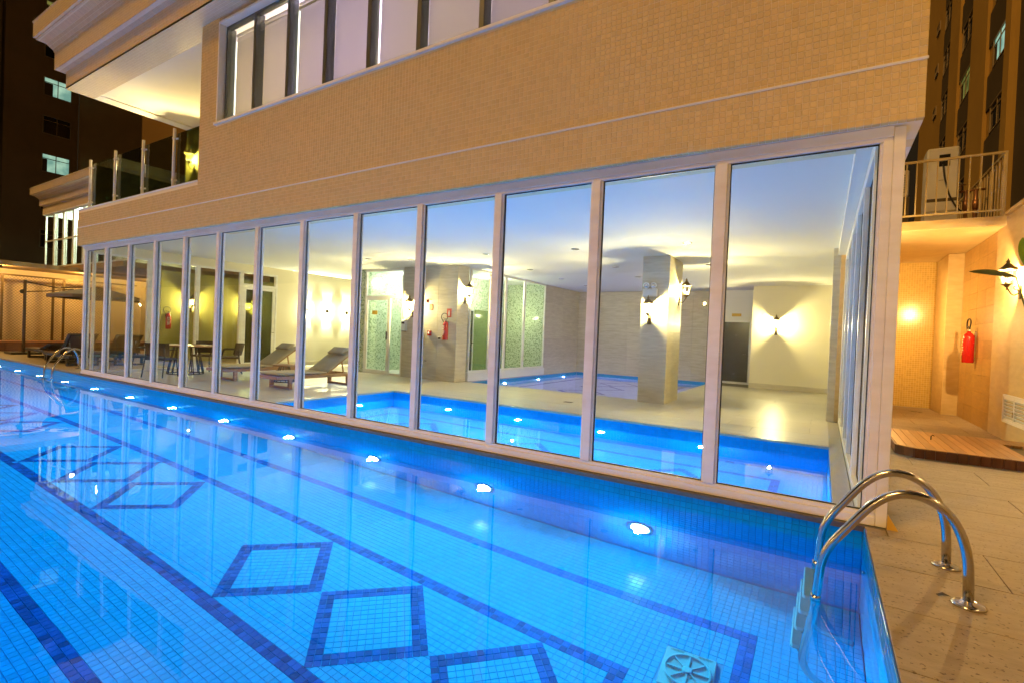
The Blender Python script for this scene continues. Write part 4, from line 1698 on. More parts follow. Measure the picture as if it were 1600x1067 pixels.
# sconces on the cream end wall
for k, y in enumerate((6.15, 7.0, 7.87)):
    t = thing('wall_sconce', (-15.70, y, 1.82), rad(90), 'slim bright up and down sconce on the cream end wall, %s' % ['nearest the glazed door', 'middle of three', 'nearest the shower'][k], 'sconce', 'sconces on the end wall')
    MB().cbox(-.035, .035, -.075, -.001, -.07, .07, .006).build('body', 'dark_metal', t)
    MB().box(-.022, .022, -.055, -.02, .0705, .075).build('upper_lens', 'sconce_glow', t)
    MB().box(-.022, .022, -.055, -.02, -.075, -.0705).build('lower_lens', 'sconce_glow', t)
    for sg_ in (1, -1):
        spl = bpy.data.lights.new('sconce_beam', 'SPOT')
        spl.energy = 420
        spl.color = (1.0, .90, .55)
        spl.spot_size = rad(62)
        spl.spot_blend = .6
        spl.shadow_soft_size = .015
        so_ = bpy.data.objects.new('sconce_beam', spl)
        COL.objects.link(so_)
        so_.parent = t
        so_.location = (0, -.042, .085 * sg_)
        so_.rotation_euler = (math.pi if sg_ > 0 else 0, 0, 0)
        point_light(t, (0, -.05, .13 * sg_), 55, (1.0, .88, .50), .02)


# ================================================================== LOUNGERS, TABLES, CHAIRS
def pillow_box(x0, x1, y0, y1, z0, z1, r=.03, nx=6, ny=8):
    """soft cushion: rounded slab with slightly crowned faces"""
    mb = MB()
    V = []
    us = np.linspace(-1, 1, nx + 1)
    vs = np.linspace(-1, 1, ny + 1)
    cx, cyy, cz = (x0 + x1) / 2, (y0 + y1) / 2, (z0 + z1) / 2
    hx, hy, hz = (x1 - x0) / 2, (y1 - y0) / 2, (z1 - z0) / 2
    idx = {}
    for s in (1, -1):
        for i, u in enumerate(us):
            for k, v in enumerate(vs):
                e = max(abs(u), abs(v))
                f = (1 - abs(u) ** 6) ** .5 * (1 - abs(v) ** 10) ** .5
                z = cz + s * hz * (.35 + .65 * f)
                sh = 1 - .012 * (1 if e > .99 else 0)
                idx[(s, i, k)] = len(V)
                V.append((cx + hx * u * sh, cyy + hy * v * sh, z))
    F = []
    for i in range(nx):
        for k in range(ny):
            F.append((idx[(1, i, k)], idx[(1, i + 1, k)], idx[(1, i + 1, k + 1)], idx[(1, i, k + 1)]))
            F.append((idx[(-1, i, k)], idx[(-1, i, k + 1)], idx[(-1, i + 1, k + 1)], idx[(-1, i + 1, k)]))
    for i in range(nx):
        for k in (0, ny):
            F.append((idx[(1, i, k)], idx[(-1, i, k)], idx[(-1, i + 1, k)], idx[(1, i + 1, k)]))
    for k in range(ny):
        for i in (0, nx):
            F.append((idx[(1, i, k)], idx[(1, i, k + 1)], idx[(-1, i, k + 1)], idx[(-1, i, k)]))
    mb.add(V, F, 0, True)
    return mb


def lounger(loc, rz, label, group, wood='wood_lounger', cloth='cushion', pillow=True, back=34, thick=.075):
    """local +y towards the head, origin on the floor under the foot end"""
    t = thing('sun_lounger', loc, rz, label, 'lounger', group)
    L_, W_ = 2.02, .72
    zt = .29
    fr = MB()
    fr.box(-W_ / 2, -W_ / 2 + .05, 0, L_, zt - .07, zt, ch=.006)
    fr.box(W_ / 2 - .05, W_ / 2, 0, L_, zt - .07, zt, ch=.006)
    fr.box(-W_ / 2 + .051, W_ / 2 - .051, 0, .05, zt - .07, zt, ch=.006)
    fr.box(-W_ / 2 + .051, W_ / 2 - .051, L_ - .05, L_, zt - .07, zt, ch=.006)
    fr.build('frame', wood, t)
    for k in range(9):
        y = .10 + k * .125
        MB().box(-W_ / 2 + .051, W_ / 2 - .051, y, y + .085, zt - .022, zt - .002, ch=.003).build('slat', wood, t)
    for s in (-1, 1):
        x = s * (W_ / 2 - .03)
        MB().box(x - .03, x + .03, .28, .36, 0, zt - .0705, ch=.004).build('leg', wood, t)
        MB().box(x - .03, x + .03, 1.80, 1.88, 0, zt - .0705, ch=.004).build('leg', wood, t)
    MB().box(-W_ / 2 + .062, W_ / 2 - .062, 1.815, 1.865, .0, .05, ch=.004).build('leg_bar', wood, t)
    MB().box(-W_ / 2 + .062, W_ / 2 - .062, .295, .345, .0, .05, ch=.004).build('leg_bar', wood, t)
    pillow_box(-W_ / 2 + .01, W_ / 2 - .01, .02, 1.24, zt, zt + thick).build('seat_cushion', cloth, t)
    a = rad(back)
    M = Matrix.Translation((0, 1.25, zt)) @ Matrix.Rotation(a, 4, 'X')
    bf_ = MB()
    bf_.box(-W_ / 2 + .06, -W_ / 2 + .10, 0, .86, -.03, -.001, ch=.004)
    bf_.box(W_ / 2 - .10, W_ / 2 - .06, 0, .86, -.03, -.001, ch=.004)
    bf_.box(-W_ / 2 + .101, W_ / 2 - .101, .82, .86, -.03, -.001, ch=.004)
    bk = bf_.xf(M).build('back_frame', wood, t)
    pillow_box(-W_ / 2 + .01, W_ / 2 - .01, .0, .88, 0, thick).xf(M).build('back_cushion', cloth, t)
    if pillow:
        pillow_box(-.27, .27, .63, .87, thick * .9, thick + .09, nx=8, ny=6).xf(M).build('pillow', cloth, t)
    st_ = MB()
    p1 = M @ Vector((0, .55, -.02))
    for s in (-1, 1):
        st_.bar((s * .25, p1.y, p1.z), (s * .25, 1.78, zt - .03), .018, .03)
    st_.build('strut', wood, t)
    return t


lounger((-10.32, 1.42, FZ), 0, 'wooden sun lounger with khaki cushion and pillow, the one nearer the indoor pool', 'loungers in the pool hall')
lounger((-12.50, 1.46, FZ), 0, 'wooden sun lounger with khaki cushion and pillow, the one nearer the dining table', 'loungers in the pool hall')


def round_table(loc, label, R_, Hh, top='wood_lounger', rods=14, rb=.7):
    t = thing('round_table', loc, 0, label, 'table')
    MB().lathe([(R_ * .97, Hh - .035), (R_, Hh - .028), (R_, Hh - .006), (R_ * .985, Hh)], 40).build('table_top', top, t)
    MB().lathe([(R_ * .5, Hh - .05), (R_ * .5, Hh - .036)], 24).build('top_plate', 'dark_metal', t)
    for k in range(rods):
        a = 2 * math.pi * k / rods
        MB().tube([(R_ * .42 * math.cos(a), R_ * .42 * math.sin(a), Hh - .05), (R_ * rb * math.cos(a), R_ * rb * math.sin(a), .02)], .008 if R_ < .4 else .012, 6).build('rod', 'dark_metal', t)
    ring = [(R_ * rb * math.cos(i * math.pi / 16), R_ * rb * math.sin(i * math.pi / 16), .012) for i in range(33)]
    MB().tube(ring, .011, 8, caps=False).build('base_ring', 'dark_metal', t)
    return t


round_table((-11.42, 2.55, FZ), 'small round side table with wire base between the two wooden loungers', .26, .42, rb=.9)
round_table((-14.45, 1.75, FZ), 'round wooden dining table with slanted black rods in the left of the hall', .66, .75, rods=16, rb=.62)


def chair(loc, rz, label, group='chairs at the round dining table'):
    """dark woven armchair; faces local +y"""
    t = thing('dining_chair', loc, rz, label, 'chair', group)
    MB().cbox(-.25, .25, -.22, .25, .41, .46, .015).build('seat', 'woven_dark', t)
    bkp = MB()
    n = 8
    V = []
    for k in range(n + 1):
        a = rad(200 + 140 * k / n)
        for z, r, dy in ((.50, .27, 0), (.82, .29, -.05)):
            for th in (0, .02):
                V.append(((r + th) * math.cos(a), (r + th) * math.sin(a) + .02 + dy, z))
    F = []
    for k in range(n):
        b = k * 4
        F += [(b, b + 2, b + 6, b + 4), (b + 1, b + 5, b + 7, b + 3), (b + 2, b + 3, b + 7, b + 6), (b, b + 4, b + 5, b + 1)]
    F += [(0, 1, 3, 2), (n * 4, n * 4 + 2, n * 4 + 3, n * 4 + 1)]
    bkp.add(V, F)
    bkp.build('backrest', 'woven_dark', t)
    for sx in (-1, 1):
        MB().tube([(sx * .23, .22, .43), (sx * .26, .26, 0)], .014, 8).build('leg', 'dark_metal', t)
        MB().tube([(sx * .22, -.19, .80), (sx * .23, -.20, .43), (sx * .25, -.28, 0)], .014, 8).build('leg', 'dark_metal', t)
        MB().tube(smooth_path([(sx * .25, -.16, .66), (sx * .28, .16, .66), (sx * .25, .22, .43)], .06), .014, 8).build('arm', 'dark_metal', t)
    return t


ch = [((-13.95, .95), 'nearest the glass front'), ((-14.95, .95), 'at the left near the corner post'), ((-14.0, 2.65), 'on the lounger side of the table'), ((-15.05, 2.5), 'farthest back by the glazed end wall')]
for (x, y), s in ch:
    ang = math.atan2(1.75 - y, -14.45 - x) - math.pi / 2
    chair((x, y, FZ), ang, 'dark woven armchair at the round dining table, ' + s)

# ================================================================== LEFT TERRACE
for k, (x, y) in enumerate(((-17.75, .72), (-17.55, 1.75))):
    lounger((x - 2.1, y, FZ), rad(-90), 'dark brown sling lounger with raised back on the left terrace, %s' % ['nearer the pool edge', 'behind the other one'][k], 'loungers on the left terrace', wood='dark_metal', cloth='mesh_brown', pillow=False, back=42, thick=.03)
lounger((-22.4, .95, FZ), rad(-90), 'dark brown sling lounger farthest along the left terrace', 'loungers on the left terrace', wood='dark_metal', cloth='mesh_brown', pillow=False, back=14, thick=.03)

stp = thing('wooden_step', (-26.5, 3, FZ), 0, 'long wooden plank step along the amber wall on the left terrace', 'step')
for k in range(5):
    MB().box(-1.0 + k * .34, -.665 + k * .34, -3.5, 4.0, .30, .34, ch=.004).build('board', 'wood_step', stp)
for k in range(16):
    MB().box(.66, .70, -3.5 + k * .47, -3.035 + k * .47, 0, .299, ch=.004).build('fascia_board', 'wood_step', stp)
aw = MB().box(-28.3, -28.05, -6, 8, FZ, 3.05).build('boundary_wall', 'amber_wall')
tag(aw, 'amber lit boundary wall behind the wire mesh on the far left', 'wall')
fn = thing('mesh_fence', (-27.2, 2.0, .24), 0, 'tall wire mesh fence with dark posts before the amber wall', 'fence')
for y in (-2.0, -.45, 1.08, 2.58, 2.92, 4.5):
    MB().box(-.035, .035, y - 2.0 - .035, y - 2.0 + .035, 0, 2.55).build('post', 'wire', fn)
MB().box(-.03, .03, -5, 3.5, 2.50, 2.56).build('top_bar', 'wire', fn)
wm = MB()
y = -5.0
while y < 3.5:
    for s in (1, -1):
        a, b = (y, 0), (y + s * 2.5, 2.5)
        wm.bar((.04, a[0], a[1]), (.04, b[0], b[1]), .006, .006, up=(1, 0, 0))
    y += .11
wm.build('wire_mesh', 'wire', fn)
fn.children[-1]['kind'] = 'stuff'
# floodlights hung under the canopy edge, washing the amber wall
for k, y in enumerate((-1.6, .75, 3.4, 6.0)):
    t = thing('flood_lamp', (-26.3, y, 2.98), 0, 'small dark flood lamp under the canopy edge before the amber wall, %s' % ['first from the left', 'second from the left', 'third from the left', 'nearest the building'][k], 'flood lamp', 'flood lamps of the amber wall')
    MB().cbox(-.06, .06, -.12, .12, -.03, .07, .01).build('case', 'dark_metal', t)
    MB().box(-.068, -.061, -.09, .09, -.02, .05).build('lens', 'bulb_amber', t)
    point_light(t, (-.16, 0, -.05), 110, (1.0, .60, .16), .05)
# canopy roof edge over the terrace wall
cn = MB().box(-30, -26.0, -6, 8, 3.06, 3.22).build('terrace_canopy', 'tower_mid')
tag(cn, 'dark flat canopy edge above the amber wall', 'canopy')

um = thing('cantilever_umbrella', (-24.0, .95, FZ), 0, 'brown cantilever umbrella with tilted canopy on the left terrace', 'umbrella')
MB().box(-.4, .4, -.4, .4, 0, .07, ch=.01).build('base', 'dark_metal', um)
MB().tube([(0, 0, .07), (0, 0, 2.56)], .045, 12).build('pole', 'mesh_brown', um)
MB().tube([(0, 0, 2.50), (0, .9, 2.36), (.2, 1.75, 2.50)], .022, 8).build('arm', 'mesh_brown', um)
MB().tube([(0, 0, 2.15), (0, .55, 2.22), (.1, 1.3, 2.36)], .018, 8).build('strut', 'mesh_brown', um)
MB().lathe([(.075, -.03), (.075, .03)], 16, (0, -.06, 2.15), axis='X').build('crank', 'dark_metal', um)
cv = MB()
ap = (.3, 1.9, 2.52)
n = 8
R_ = 1.5
V = [ap] + [(ap[0] + R_ * math.cos(2 * math.pi * k / n), ap[1] + R_ * math.sin(2 * math.pi * k / n) * .95, 2.13 + (.03 if k % 2 else 0)) for k in range(n)]
V += [(x, y, z - .12) for x, y, z in V[1:]]
F = [(0, 1 + k, 1 + (k + 1) % n) for k in range(n)] + [(1 + k, 1 + n + k, 1 + n + (k + 1) % n, 1 + (k + 1) % n) for k in range(n)]
cv.add(V, F)
cv.build('canopy', 'canopy_cloth', um, recalc=False)
for k in range(n):
    a = 2 * math.pi * k / n
    MB().tube([(ap[0], ap[1], 2.44), (ap[0] + R_ * .97 * math.cos(a), ap[1] + R_ * .97 * .95 * math.sin(a), 2.12)], .011, 6).build('rib', 'dark_metal', um)

# pavilion wall seen through the glazed end
ko = MB().box(-19.2, -18.9, 3.0, 7.5, FZ, 2.9).build('pavilion_wall', 'olive_wall')
tag(ko, 'olive wall with lantern standing beyond the glazed end of the hall', 'wall')
lantern((-18.9, 3.9, 1.9), rad(90), 'lit wall lantern on the olive wall beyond the glazed end', G, 230, (1.0, .80, .30))
lantern((-18.9, 5.9, 1.9), rad(90), 'lit wall lantern at the far end of the olive wall', G, 190, (1.0, .80, .30))
extinguisher((-18.9, 3.2, .98), rad(90), 'fire extinguisher on the olive wall beyond the glazed end')

# ================================================================== LEFT WING, FAR BUILDINGS
wi = thing('left_wing', (-22.0, 3.05, FZ), 0, 'cream wing with stepped cornice and tall lit window bay on the left', 'building')


def wpart(mb, name, mat):
    return mb.build(name, mat, wi)


wx0 = -8.2
wpart(MB().box(wx0, 0, .05, 5, 5.86, 7.0), 'upper_wall', 'mosaic_cornice')
cp = [(.06, 5.86), (.06, 6.2), (.16, 6.22), (.16, 6.48), (.20, 6.55), (.30, 6.64), (.42, 6.68), (.42, 6.9), (.44, 6.95)]
mb = MB()
for i in range(len(cp) - 1):
    (o0, z0), (o1, z1) = cp[i], cp[i + 1]
    A = [(wx0 - o0, 5, z0), (wx0 - o0, -o0, z0), (o0, -o0, z0), (o0, 5, z0)]
    B = [(wx0 - o1, 5, z1), (wx0 - o1, -o1, z1), (o1, -o1, z1), (o1, 5, z1)]
    for k in range(3):
        mb.add([A[k], A[k + 1], B[k + 1], B[k]], [(0, 1, 2, 3)])
wpart(mb, 'cornice', 'mosaic_cornice')
wpart(MB().box(wx0 - .06, .06, -.06, 5, 5.82, 5.859), 'soffit', 'white_paint')
wpart(MB().box(wx0 - .4, .4, -.4, 5, 6.96, 7.0), 'roof', 'white_paint')
wpart(MB().box(wx0, 0, .0, 5, 3.25, 3.45), 'floor_slab', 'tower_mid')
wpart(MB().box(wx0, 0, 2.6, 2.7, 3.45, 5.82), 'back_wall', 'tower_dark')
for x_ in (-7.2, -4.2, -1.4):
    point_light(wi, (x_, .9, 5.5), 330, (.78, 1.0, .74), .1, 'bay_lamp')
for k in range(8):
    x = wx0 + .1 + k * 1.1
    b = frame_xz(x, x + 1.08, 3.46, 5.81, .0, .06, .05).box(x + .051, x + 1.029, .0, .06, 4.62, 4.67).build('window', 'white_frame', wi)
    MB().box(x + .051, x + 1.029, .025, .033, 3.512, 5.758).build('pane', 'glass', b)
    MB().box(x + .55, x + 1.0, .12, .16, 3.46, 5.8).build('curtain', 'white_paint', b)


def tower(name, loc, rz, width, height, depth, wallm, label, wins=(), pil=(), panels=(), z0=-1.8):
    """local x along the face, local -y is the face normal"""
    t = thing(name, loc, rz, label, 'building')
    MB().box(0, width, .02, depth, z0, height).build('wall', wallm, t)
    for (x, z, w_, h_, kind) in wins:
        fr_ = frame_xz(x, x + w_, z, z + h_, -.05, .019, .06)
        fr_.box(x + .061, x + w_ - .061, -.03, .0, z + h_ * .72, z + h_ * .72 + .05)
        fr_.box(x + w_ / 2 - .025, x + w_ / 2 + .025, -.035, -.005, z + .061, z + h_ - .061)
        f = fr_.build('window', 'window_frame_tan', t)
        MB().box(x + .061, x + w_ - .061, .001, .012, z + .061, z + h_ - .061).build('pane', kind, f)
        if kind != 'dark_glass':
            cw = w_ * random.uniform(.15, .32)
            MB().box(x + .065, x + .065 + cw, -.004, .0, z + .065, z + h_ * .71).build('curtain', 'panel_brown', f)
    for (x, w_, d) in pil:
        MB().box(x, x + w_, -d, .019, z0, height - .1).build('pilaster', 'pilaster', t)
    for (x, w_, za, zb) in panels:
        MB().box(x, x + w_, -.03, .019, za, zb).build('panel', 'panel_brown', t)
    return t


# far left tower: face towards +x (local x runs along -y so that the normal points to +x)
ht = 40
wv = []
for k, kind in enumerate(['lit_window', 'dark_glass', 'dark_glass', 'lit_window', 'dark_glass', 'lit_window', 'dark_glass', 'lit_window_dim', 'dark_glass']):
    wv.append((2.2, 3.6 + 3.0 * k, 1.75, 1.45, kind))
for k, kind in enumerate(['dark_glass', 'lit_window', 'dark_glass', 'dark_glass', 'lit_window_dim', 'dark_glass', 'dark_glass']):
    wv.append((-3.2 + 2.2 - .4, 6.2 + 3.0 * k, 1.0, 1.0, kind))
tower('apartment_tower', (-53.2, 6.6, 0), rad(90), 4.4, ht, 8, 'tower_dark', 'dark brown apartment tower with a column of lit and unlit windows, far left', [w_ for w_ in wv if w_[0] > 0])
tower('apartment_tower', (-53.6, -14, 0), rad(90), 20.5, ht, 8, 'tower_dark', 'dark apartment block at the left edge of the picture', [(19.0, 5.7 + 3.0 * k, 1.0, 1.0, kk) for k, kk in enumerate(['lit_window', 'dark_glass', 'dark_glass', 'dark_glass', 'lit_window_dim', 'dark_glass', 'dark_glass'])])
tower('apartment_tower', (-53.15, 11.05, 0), rad(30), 14, ht - 2, 8, 'tower_mid', 'plain brown windowless block beside the dark tower')
tower('apartment_block', (-39.4, 10.2, 0), rad(30), 9, 17.5, 6, 'tower_orange', 'low rust brown block behind the balcony railing')

# right hand tower with amber pilasters; its face looks to -x, local x runs towards the viewer
S0 = 22.0
pil = [(S0 - b_, b_ - a_, .12) for a_, b_ in ((7.74, 10.2), (1.93, 4.84), (-1.59, -.85))]
wins = []
for k in range(8):
    z = 5.0 + 2.75 * k
    wins.append((S0 - 1.15, z, 1.95, 1.2, 'lit_window' if k == 3 else 'dark_glass'))
    wins.append((S0 - 7.3, z + .9, 2.3, 1.35, 'lit_window_dim' if k == 3 else 'dark_glass'))
    wins.append((S0 - 12.6, z + 2.1, 2.0, 1.4, 'dark_glass'))
    wins.append((S0 - 15.6, z + .6, 1.0, .6, 'dark_glass'))
rt = tower('right_tower', (5.22, 22.44 + S0, 0), rad(-90), S0 + 1.6, 34, 6, 'pilaster', 'apartment tower with amber pilasters and one lit window rising behind the right passage', wins, pil, [])
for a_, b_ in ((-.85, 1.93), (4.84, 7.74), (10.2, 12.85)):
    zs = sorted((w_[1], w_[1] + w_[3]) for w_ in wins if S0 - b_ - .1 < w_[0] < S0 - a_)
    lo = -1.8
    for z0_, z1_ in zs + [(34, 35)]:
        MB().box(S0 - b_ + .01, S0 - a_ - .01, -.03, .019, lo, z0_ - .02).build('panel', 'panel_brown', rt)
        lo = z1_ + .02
tower('dark_tower', (5.3, 20.7, 0), rad(-90), 10, 36, 6, 'panel_brown', 'dark plain tower at the upper right edge', [])

# ================================================================== RIGHT PASSAGE
rw = MB().box(2.17, 2.45, -9.3, 11.2, -.3, 3.58).build('boundary_wall', 'joint_dark')
tag(rw, 'stone and plaster wall along the right side of the passage', 'wall')
MB().box(2.145, 2.1695, 4.0, 7.1, FZ, 3.57, ch=.003).build('plaster_slab', 'plaster_right', rw)
MB().box(2.145, 2.1695, -9.3, 3.996, FZ, 3.57, ch=.003).build('plaster_slab', 'plaster_right', rw)
MB().box(2.10, 2.5, -9.3, 6.55, 3.581, 3.63, ch=.004).build('wall_cap', 'plaster_right', rw)
wall_panels(rw, 'wall_panel', 'X', 2.17, 7.105, 9.55, FZ, 3.42, .62, .32, 'stone_right', .012, -1)
bkw = MB().box(-.2, 2.6, 10.82, 11.1, -.3, 4.2).build('mosaic_wall', 'mosaic_gold')
tag(bkw, 'gold mosaic wall closing the right passage', 'wall')
pp = MB()
pp.box(1.89, 2.169, 9.56, 10.819, FZ, 3.42, ch=.004)
pp = pp.build('pilaster_block', 'plaster_right')
tag(pp, 'plain stone pilaster in the back corner of the right passage', 'pilaster')
pl_ = MB()
pl_.box(.10, .55, 6.3, 10.8, FZ, 3.40)
pl_ = pl_.build('side_wall', 'mosaic_gold')
tag(pl_, 'tiled side wall of the pool hall beyond the glass corner', 'wall')
# balcony slab with railing
bs = MB()
bs.box(.3, 2.17, 6.62, 10.81, 3.425, 3.585, ch=.004)
bs = bs.build('balcony_slab', 'plaster_right')
tag(bs, 'amber lit concrete balcony slab over the right passage', 'balcony')
rg = thing('metal_railing', (.3, 6.72, 3.586), 0, 'yellowish metal bar railing on the right balcony', 'railing')
MB().box(0, 1.80, -.02, .02, 1.07, 1.11, ch=.003).build('top_rail', 'rail_metal', rg)
MB().box(0, 1.80, -.015, .015, .10, .135, ch=.003).build('bottom_rail', 'rail_metal', rg)
for k in range(13):
    x = .06 + k * .145
    MB().box(x - .010, x + .010, -.010, .010, .136, 1.069).build('baluster', 'rail_metal', rg)
MB().box(1.80, 1.84, -.02, .02, 0, 1.11, ch=.003).build('end_post', 'rail_metal', rg)
MB().box(1.80, 1.84, .021, 4.0, 1.07, 1.11, ch=.003).build('top_rail', 'rail_metal', rg)
for k in range(20):
    y = .18 + k * .19
    MB().box(1.81, 1.83, y - .010, y + .010, 0, 1.069).build('baluster', 'rail_metal', rg)
hp = thing('heat_pump', (1.40, 7.6, 3.586), 0, 'tall white heat pump unit with cable behind the right balcony railing', 'heat pump')
MB().cbox(-.24, .24, -.2, .25, .30, 1.52, .03).build('body', 'pump_white', hp)
MB().box(-.235, .235, -.19, .24, .001, .298).build('base_box', 'pump_white', hp)
MB().box(-.242, .242, -.204, -.198, .50, .56).build('band', 'panel_brown', hp)
MB().box(-.06, .10, -.206, -.2005, 1.30, 1.38).build('display', 'screen_dark', hp)
MB().box(-.06, .10, -.206, -.2005, 1.16, 1.26).build('display', 'screen_dark', hp)
MB().tube(smooth_path([(.0, -.21, 1.2), (.02, -.24, .95), (.10, -.24, .6), (.22, -.22, .36), (.30, -.2, .28)], .12), .014, 8).build('cable', 'black_plastic', hp)
MB().box(-.05, .05, -.2045, -.2005, .9, .905).build('seam', 'panel_brown', hp)
pv = thing('pipe_manifold', (1.85, 7.7, 3.586), 0, 'copper pipes with valves beside the heat pump', 'pipes')
MB().tube([(-.2, 0, .72), (.22, 0, .74)], .022, 10).build('pipe', 'copper_pipe', pv)
for x in (-.05, .09):
    MB().tube([(x, 0, .74), (x, 0, .40), (x, 0, .0)], .03, 10).build('pipe', 'copper_pipe', pv)
    MB().lathe([(.05, .38), (.05, .55)], 12, (x, 0, 0)).build('sleeve', 'copper_pipe', pv)
MB().tube([(-.12, 0, .74), (-.12, 0, .84)], .012, 8).build('valve', 'copper_pipe', pv)
MB().box(-.18, -.06, -.012, .012, .84, .855).build('valve_handle', 'copper_pipe', pv)
ac = thing('air_conditioner', (.62, 8.6, 4.5), 0, 'small pale outdoor unit half hidden behind the facade corner on the right balcony', 'air conditioner')
MB().cbox(-.4, .4, -.15, .15, .001, .55, .02).build('body', 'pump_white', ac)
gr_ = MB()
for k in range(8):
    gr_.box(-.33, .33, -.158, -.151, .08 + k * .05, .10 + k * .05)
gr_.build('louvre', 'panel_brown', ac)
MB().box(-.42, .42, -.12, .12, -.90, 0).build('stand', 'panel_brown', ac)

# louvred hatch
lv = thing('louvre_hatch', (2.145, 6.18, .20), rad(-90), 'white double louvred hatch low on the right wall', 'hatch')
frame_xz(0, 1.1, 0, .44, -.035, -.001, .035).build('frame', 'white_frame', lv)
for k in range(2):
    x0 = .037 + k * .517
    f = frame_xz(x0, x0 + .509, .037, .403, -.030, -.006, .03).build('leaf', 'white_frame', lv)
    for q in range(6):
        z = .075 + q * .052
        MB().bar((x0 + .031, -.020, z + .018), (x0 + .478, -.020, z + .018), .006, .05, up=(0, -.6, .8)).build('slat', 'white_frame', f)
MB().box(.54, .56, -.045, -.031, .12, .2).build('latch', 'steel', lv)

# wooden platform
wd = thing('wooden_platform', (1.35, 4.2, FZ), 0, 'low wooden plank platform with clipped corner in the right passage', 'platform')
x0, x1, y0, y1 = -.84, .79, -.80, .98
MB().box(x0 + .25, x1 - .01, y0 + .05, y1 - .02, 0, .085).build('joists', 'joint_dark', wd)
bw_ = .098
k = 0
x = x0 + .01
while x < x1 - .02:
    xe = min(x + bw_, x1)
    cut = max(0, (x0 + .16) - x)
    ya = y0 + .0 + cut * 1.0
    segs = [(ya, y1)]
    if x > .42 and x < .60:
        segs = [(ya, y0 + .18), (y0 + 1.28, y1)]
    for (a, b) in segs:
        c1 = max(0, (x0 + .16) - xe)
        V = [(x + .003, a, .10), (xe - .003, y0 + c1 if a == ya else a, .10), (xe - .003, b, .10), (x + .003, b, .10)]
        V = [(p[0], p[1], .088) for p in V] + [(p[0], p[1], .122) for p in V]
        MB().add(V, [(3, 2, 1, 0), (4, 5, 6, 7), (0, 1, 5, 4), (1, 2, 6, 5), (2, 3, 7, 6), (3, 0, 4, 7)]).build('board', 'wood_deck', wd)
    x = xe
    k += 1
x = x0 + .17
while x < x1 - .01:
    xe = min(x + .105, x1)
    MB().box(x + .002, xe - .002, y0 - .022, y0 - .001, .0, .118, ch=.003).build('fascia_board', 'wood_fascia', wd)
    x = xe
for k in range(15):
    y = y0 + .16 + k * .108
    MB().box(x0 - .014, x0 + .008, y + .002, y + .106, 0, .118, ch=.003).build('fascia_board', 'wood_fascia', wd)
for k in range(2):
    a = Vector((x0 - .003 + .17 * (1 - k / 2), y0 - .011 + .17 * (k / 2), .059))
    b = Vector((x0 - .003 + .17 * (1 - (k + 1) / 2), y0 - .011 + .17 * ((k + 1) / 2), .059))
    d = (b - a) * .01
    MB().bar(a + d, b - d, .02, .117).build('fascia_board', 'wood_fascia', wd)
kn = thing('floor_hook', (.98, 4.35, FZ + .122), 0, 'tiny dark hook standing on the wooden platform', 'hook')
MB().tube([(0, 0, 0), (0, 0, .05), (.02, 0, .07), (.035, 0, .055)], .006, 6).build('hook', 'dark_metal', kn)
lfd = MB()
for k in range(5):
    a = k * 1.3
    lfd.add([(0, 0, .004), (.09 * math.cos(a), .09 * math.sin(a), .012), (.12 * math.cos(a + .25), .12 * math.sin(a + .25), .006), (.05 * math.cos(a + .4), .05 * math.sin(a + .4), .004)], [(0, 1, 2, 3)])
lfo = lfd.build('dry_leaf', 'dark_metal', None, loc=(1.48, 9.6, FZ))
tag(lfo, 'dark scrap of dry leaf lying on the passage floor', 'leaf')
lv2 = MB()
lv2.add([(0, 0, .006), (.03, .012, .02), (.05, .0, .012), (.065, -.02, .018), (.03, -.012, .012), (.01, -.016, .004)], [(0, 1, 4, 5), (1, 2, 3, 4)])
lo2 = lv2.build('dry_leaf', 'dark_metal', None, loc=(.22, -1.16, FZ))
tag(lo2, 'tiny dark dry leaf lying beside the near ladder foot', 'leaf')


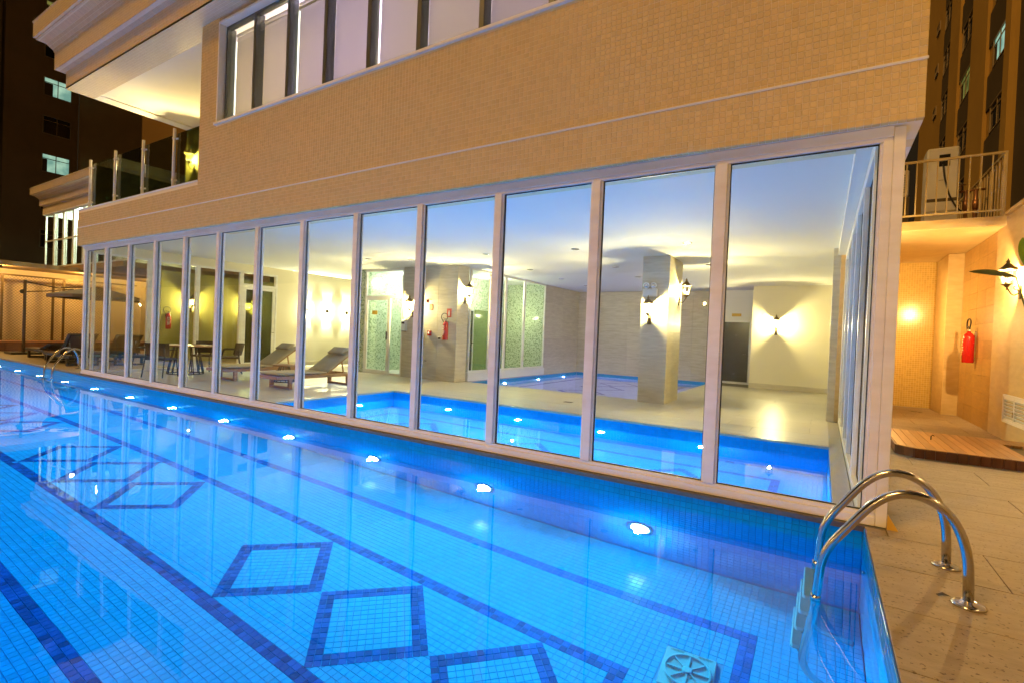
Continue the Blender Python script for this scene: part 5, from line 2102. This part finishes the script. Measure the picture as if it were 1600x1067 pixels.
# plant with broad leaves
def leaf_blade(base, tip, width, mat, droop=.06, n=10, roll=0.0, parent=None):
    b, tpt = Vector(base), Vector(tip)
    ax = (tpt - b)
    L_ = ax.length
    ax.normalize()
    side = ax.cross(Vector((0, 0, 1)))
    if side.length < .1:
        side = Vector((1, 0, 0))
    side.normalize()
    up = side.cross(ax)
    side2 = side * math.cos(roll) + up * math.sin(roll)
    up2 = side2.cross(ax)
    V = []
    for k in range(n + 1):
        t = k / n
        wd_ = width * (math.sin(math.pi * min(1, t * .93 + .05)) ** .75) * (1 if t < .97 else .2)
        c = b + ax * L_ * t + Vector((0, 0, 1)) * (droop * math.sin(math.pi * t))
        V += [c - side2 * wd_ / 2 + up2 * wd_ * .12, c, c + side2 * wd_ / 2 + up2 * wd_ * .12]
    F = []
    for k in range(n):
        a = k * 3
        F += [(a, a + 1, a + 4, a + 3), (a + 1, a + 2, a + 5, a + 4)]
    mb = MB().add(V, F, 0, True)
    o = mb.build('leaf', mat, parent, recalc=False)
    md = o.modifiers.new('thick', 'SOLIDIFY')
    md.thickness = .003
    return o


pt = thing('leafy_plant', (2.06, 3.45, FZ), 0, 'broad leaved plant reaching in at the right edge beside the wall lantern', 'plant')
B = Vector((2.06, 3.45, FZ))


def pl_leaf(base, tip, wdt, mat, **kw):
    leaf_blade(Vector(base) - B, Vector(tip) - B, wdt, mat, parent=pt, **kw)
    MB().tube([(0, 0, .1), tuple((Vector(base) - B) * .6 + Vector((0, 0, .1))), tuple(Vector(base) - B)], [.016, .012, .008], 8).build('stalk', 'stem', pt)


pl_leaf((1.95, 4.45, 2.36), (1.84, 4.5, 2.84), .18, 'leaf', droop=.02, roll=1.2)
pl_leaf((1.80, 4.5, 2.31), (1.32, 4.5, 2.40), .095, 'leaf_grey', droop=.02, roll=1.0)
pl_leaf((2.0, 4.2, 2.0), (2.08, 3.6, 2.7), .22, 'leaf', droop=.05)
pl_leaf((2.0, 4.2, 1.7), (1.99, 4.45, 1.98), .12, 'leaf', droop=.03, roll=.8)
pl_leaf((2.0, 4.2, 1.8), (1.95, 3.4, 2.2), .2, 'leaf', droop=.1)

# ================================================================== WALL BEHIND THE CAMERA (seen in reflections)
nw = MB().box(-40, 2.45, -9.6, -9.35, -1.8, 3.2).build('garden_wall', 'plaster_right')
tag(nw, 'plain garden wall across the deck, seen only in reflections', 'wall')
for k, x in enumerate((-3.1, -10.9, -18.7)):  # lanterns added behind the camera in place of unseen street lighting
    lantern((x, -9.35, 2.3), rad(180), 'added lantern on the garden wall standing in for street light, %s' % ['near end', 'middle', 'far end'][k], G, [240, 460, 520][k], AMB, 'bulb_amber')

# light from the underwater lamps bends out through the flat water onto the hall
for o in bpy.data.objects:
    if o.type != 'MESH':
        continue
    if o.name.split('.')[0] in ('water', 'inner_water', 'spa_water'):
        o.cycles.is_caustics_caster = True
    elif o.name.split('.')[0] in ('ceiling', 'post', 'corner_post', 'top_rail', 'bottom_rail', 'lintel', 'panel', 'wall', 'wall_panel', 'soffit', 'jamb', 'core'):
        o.cycles.is_caustics_receiver = True
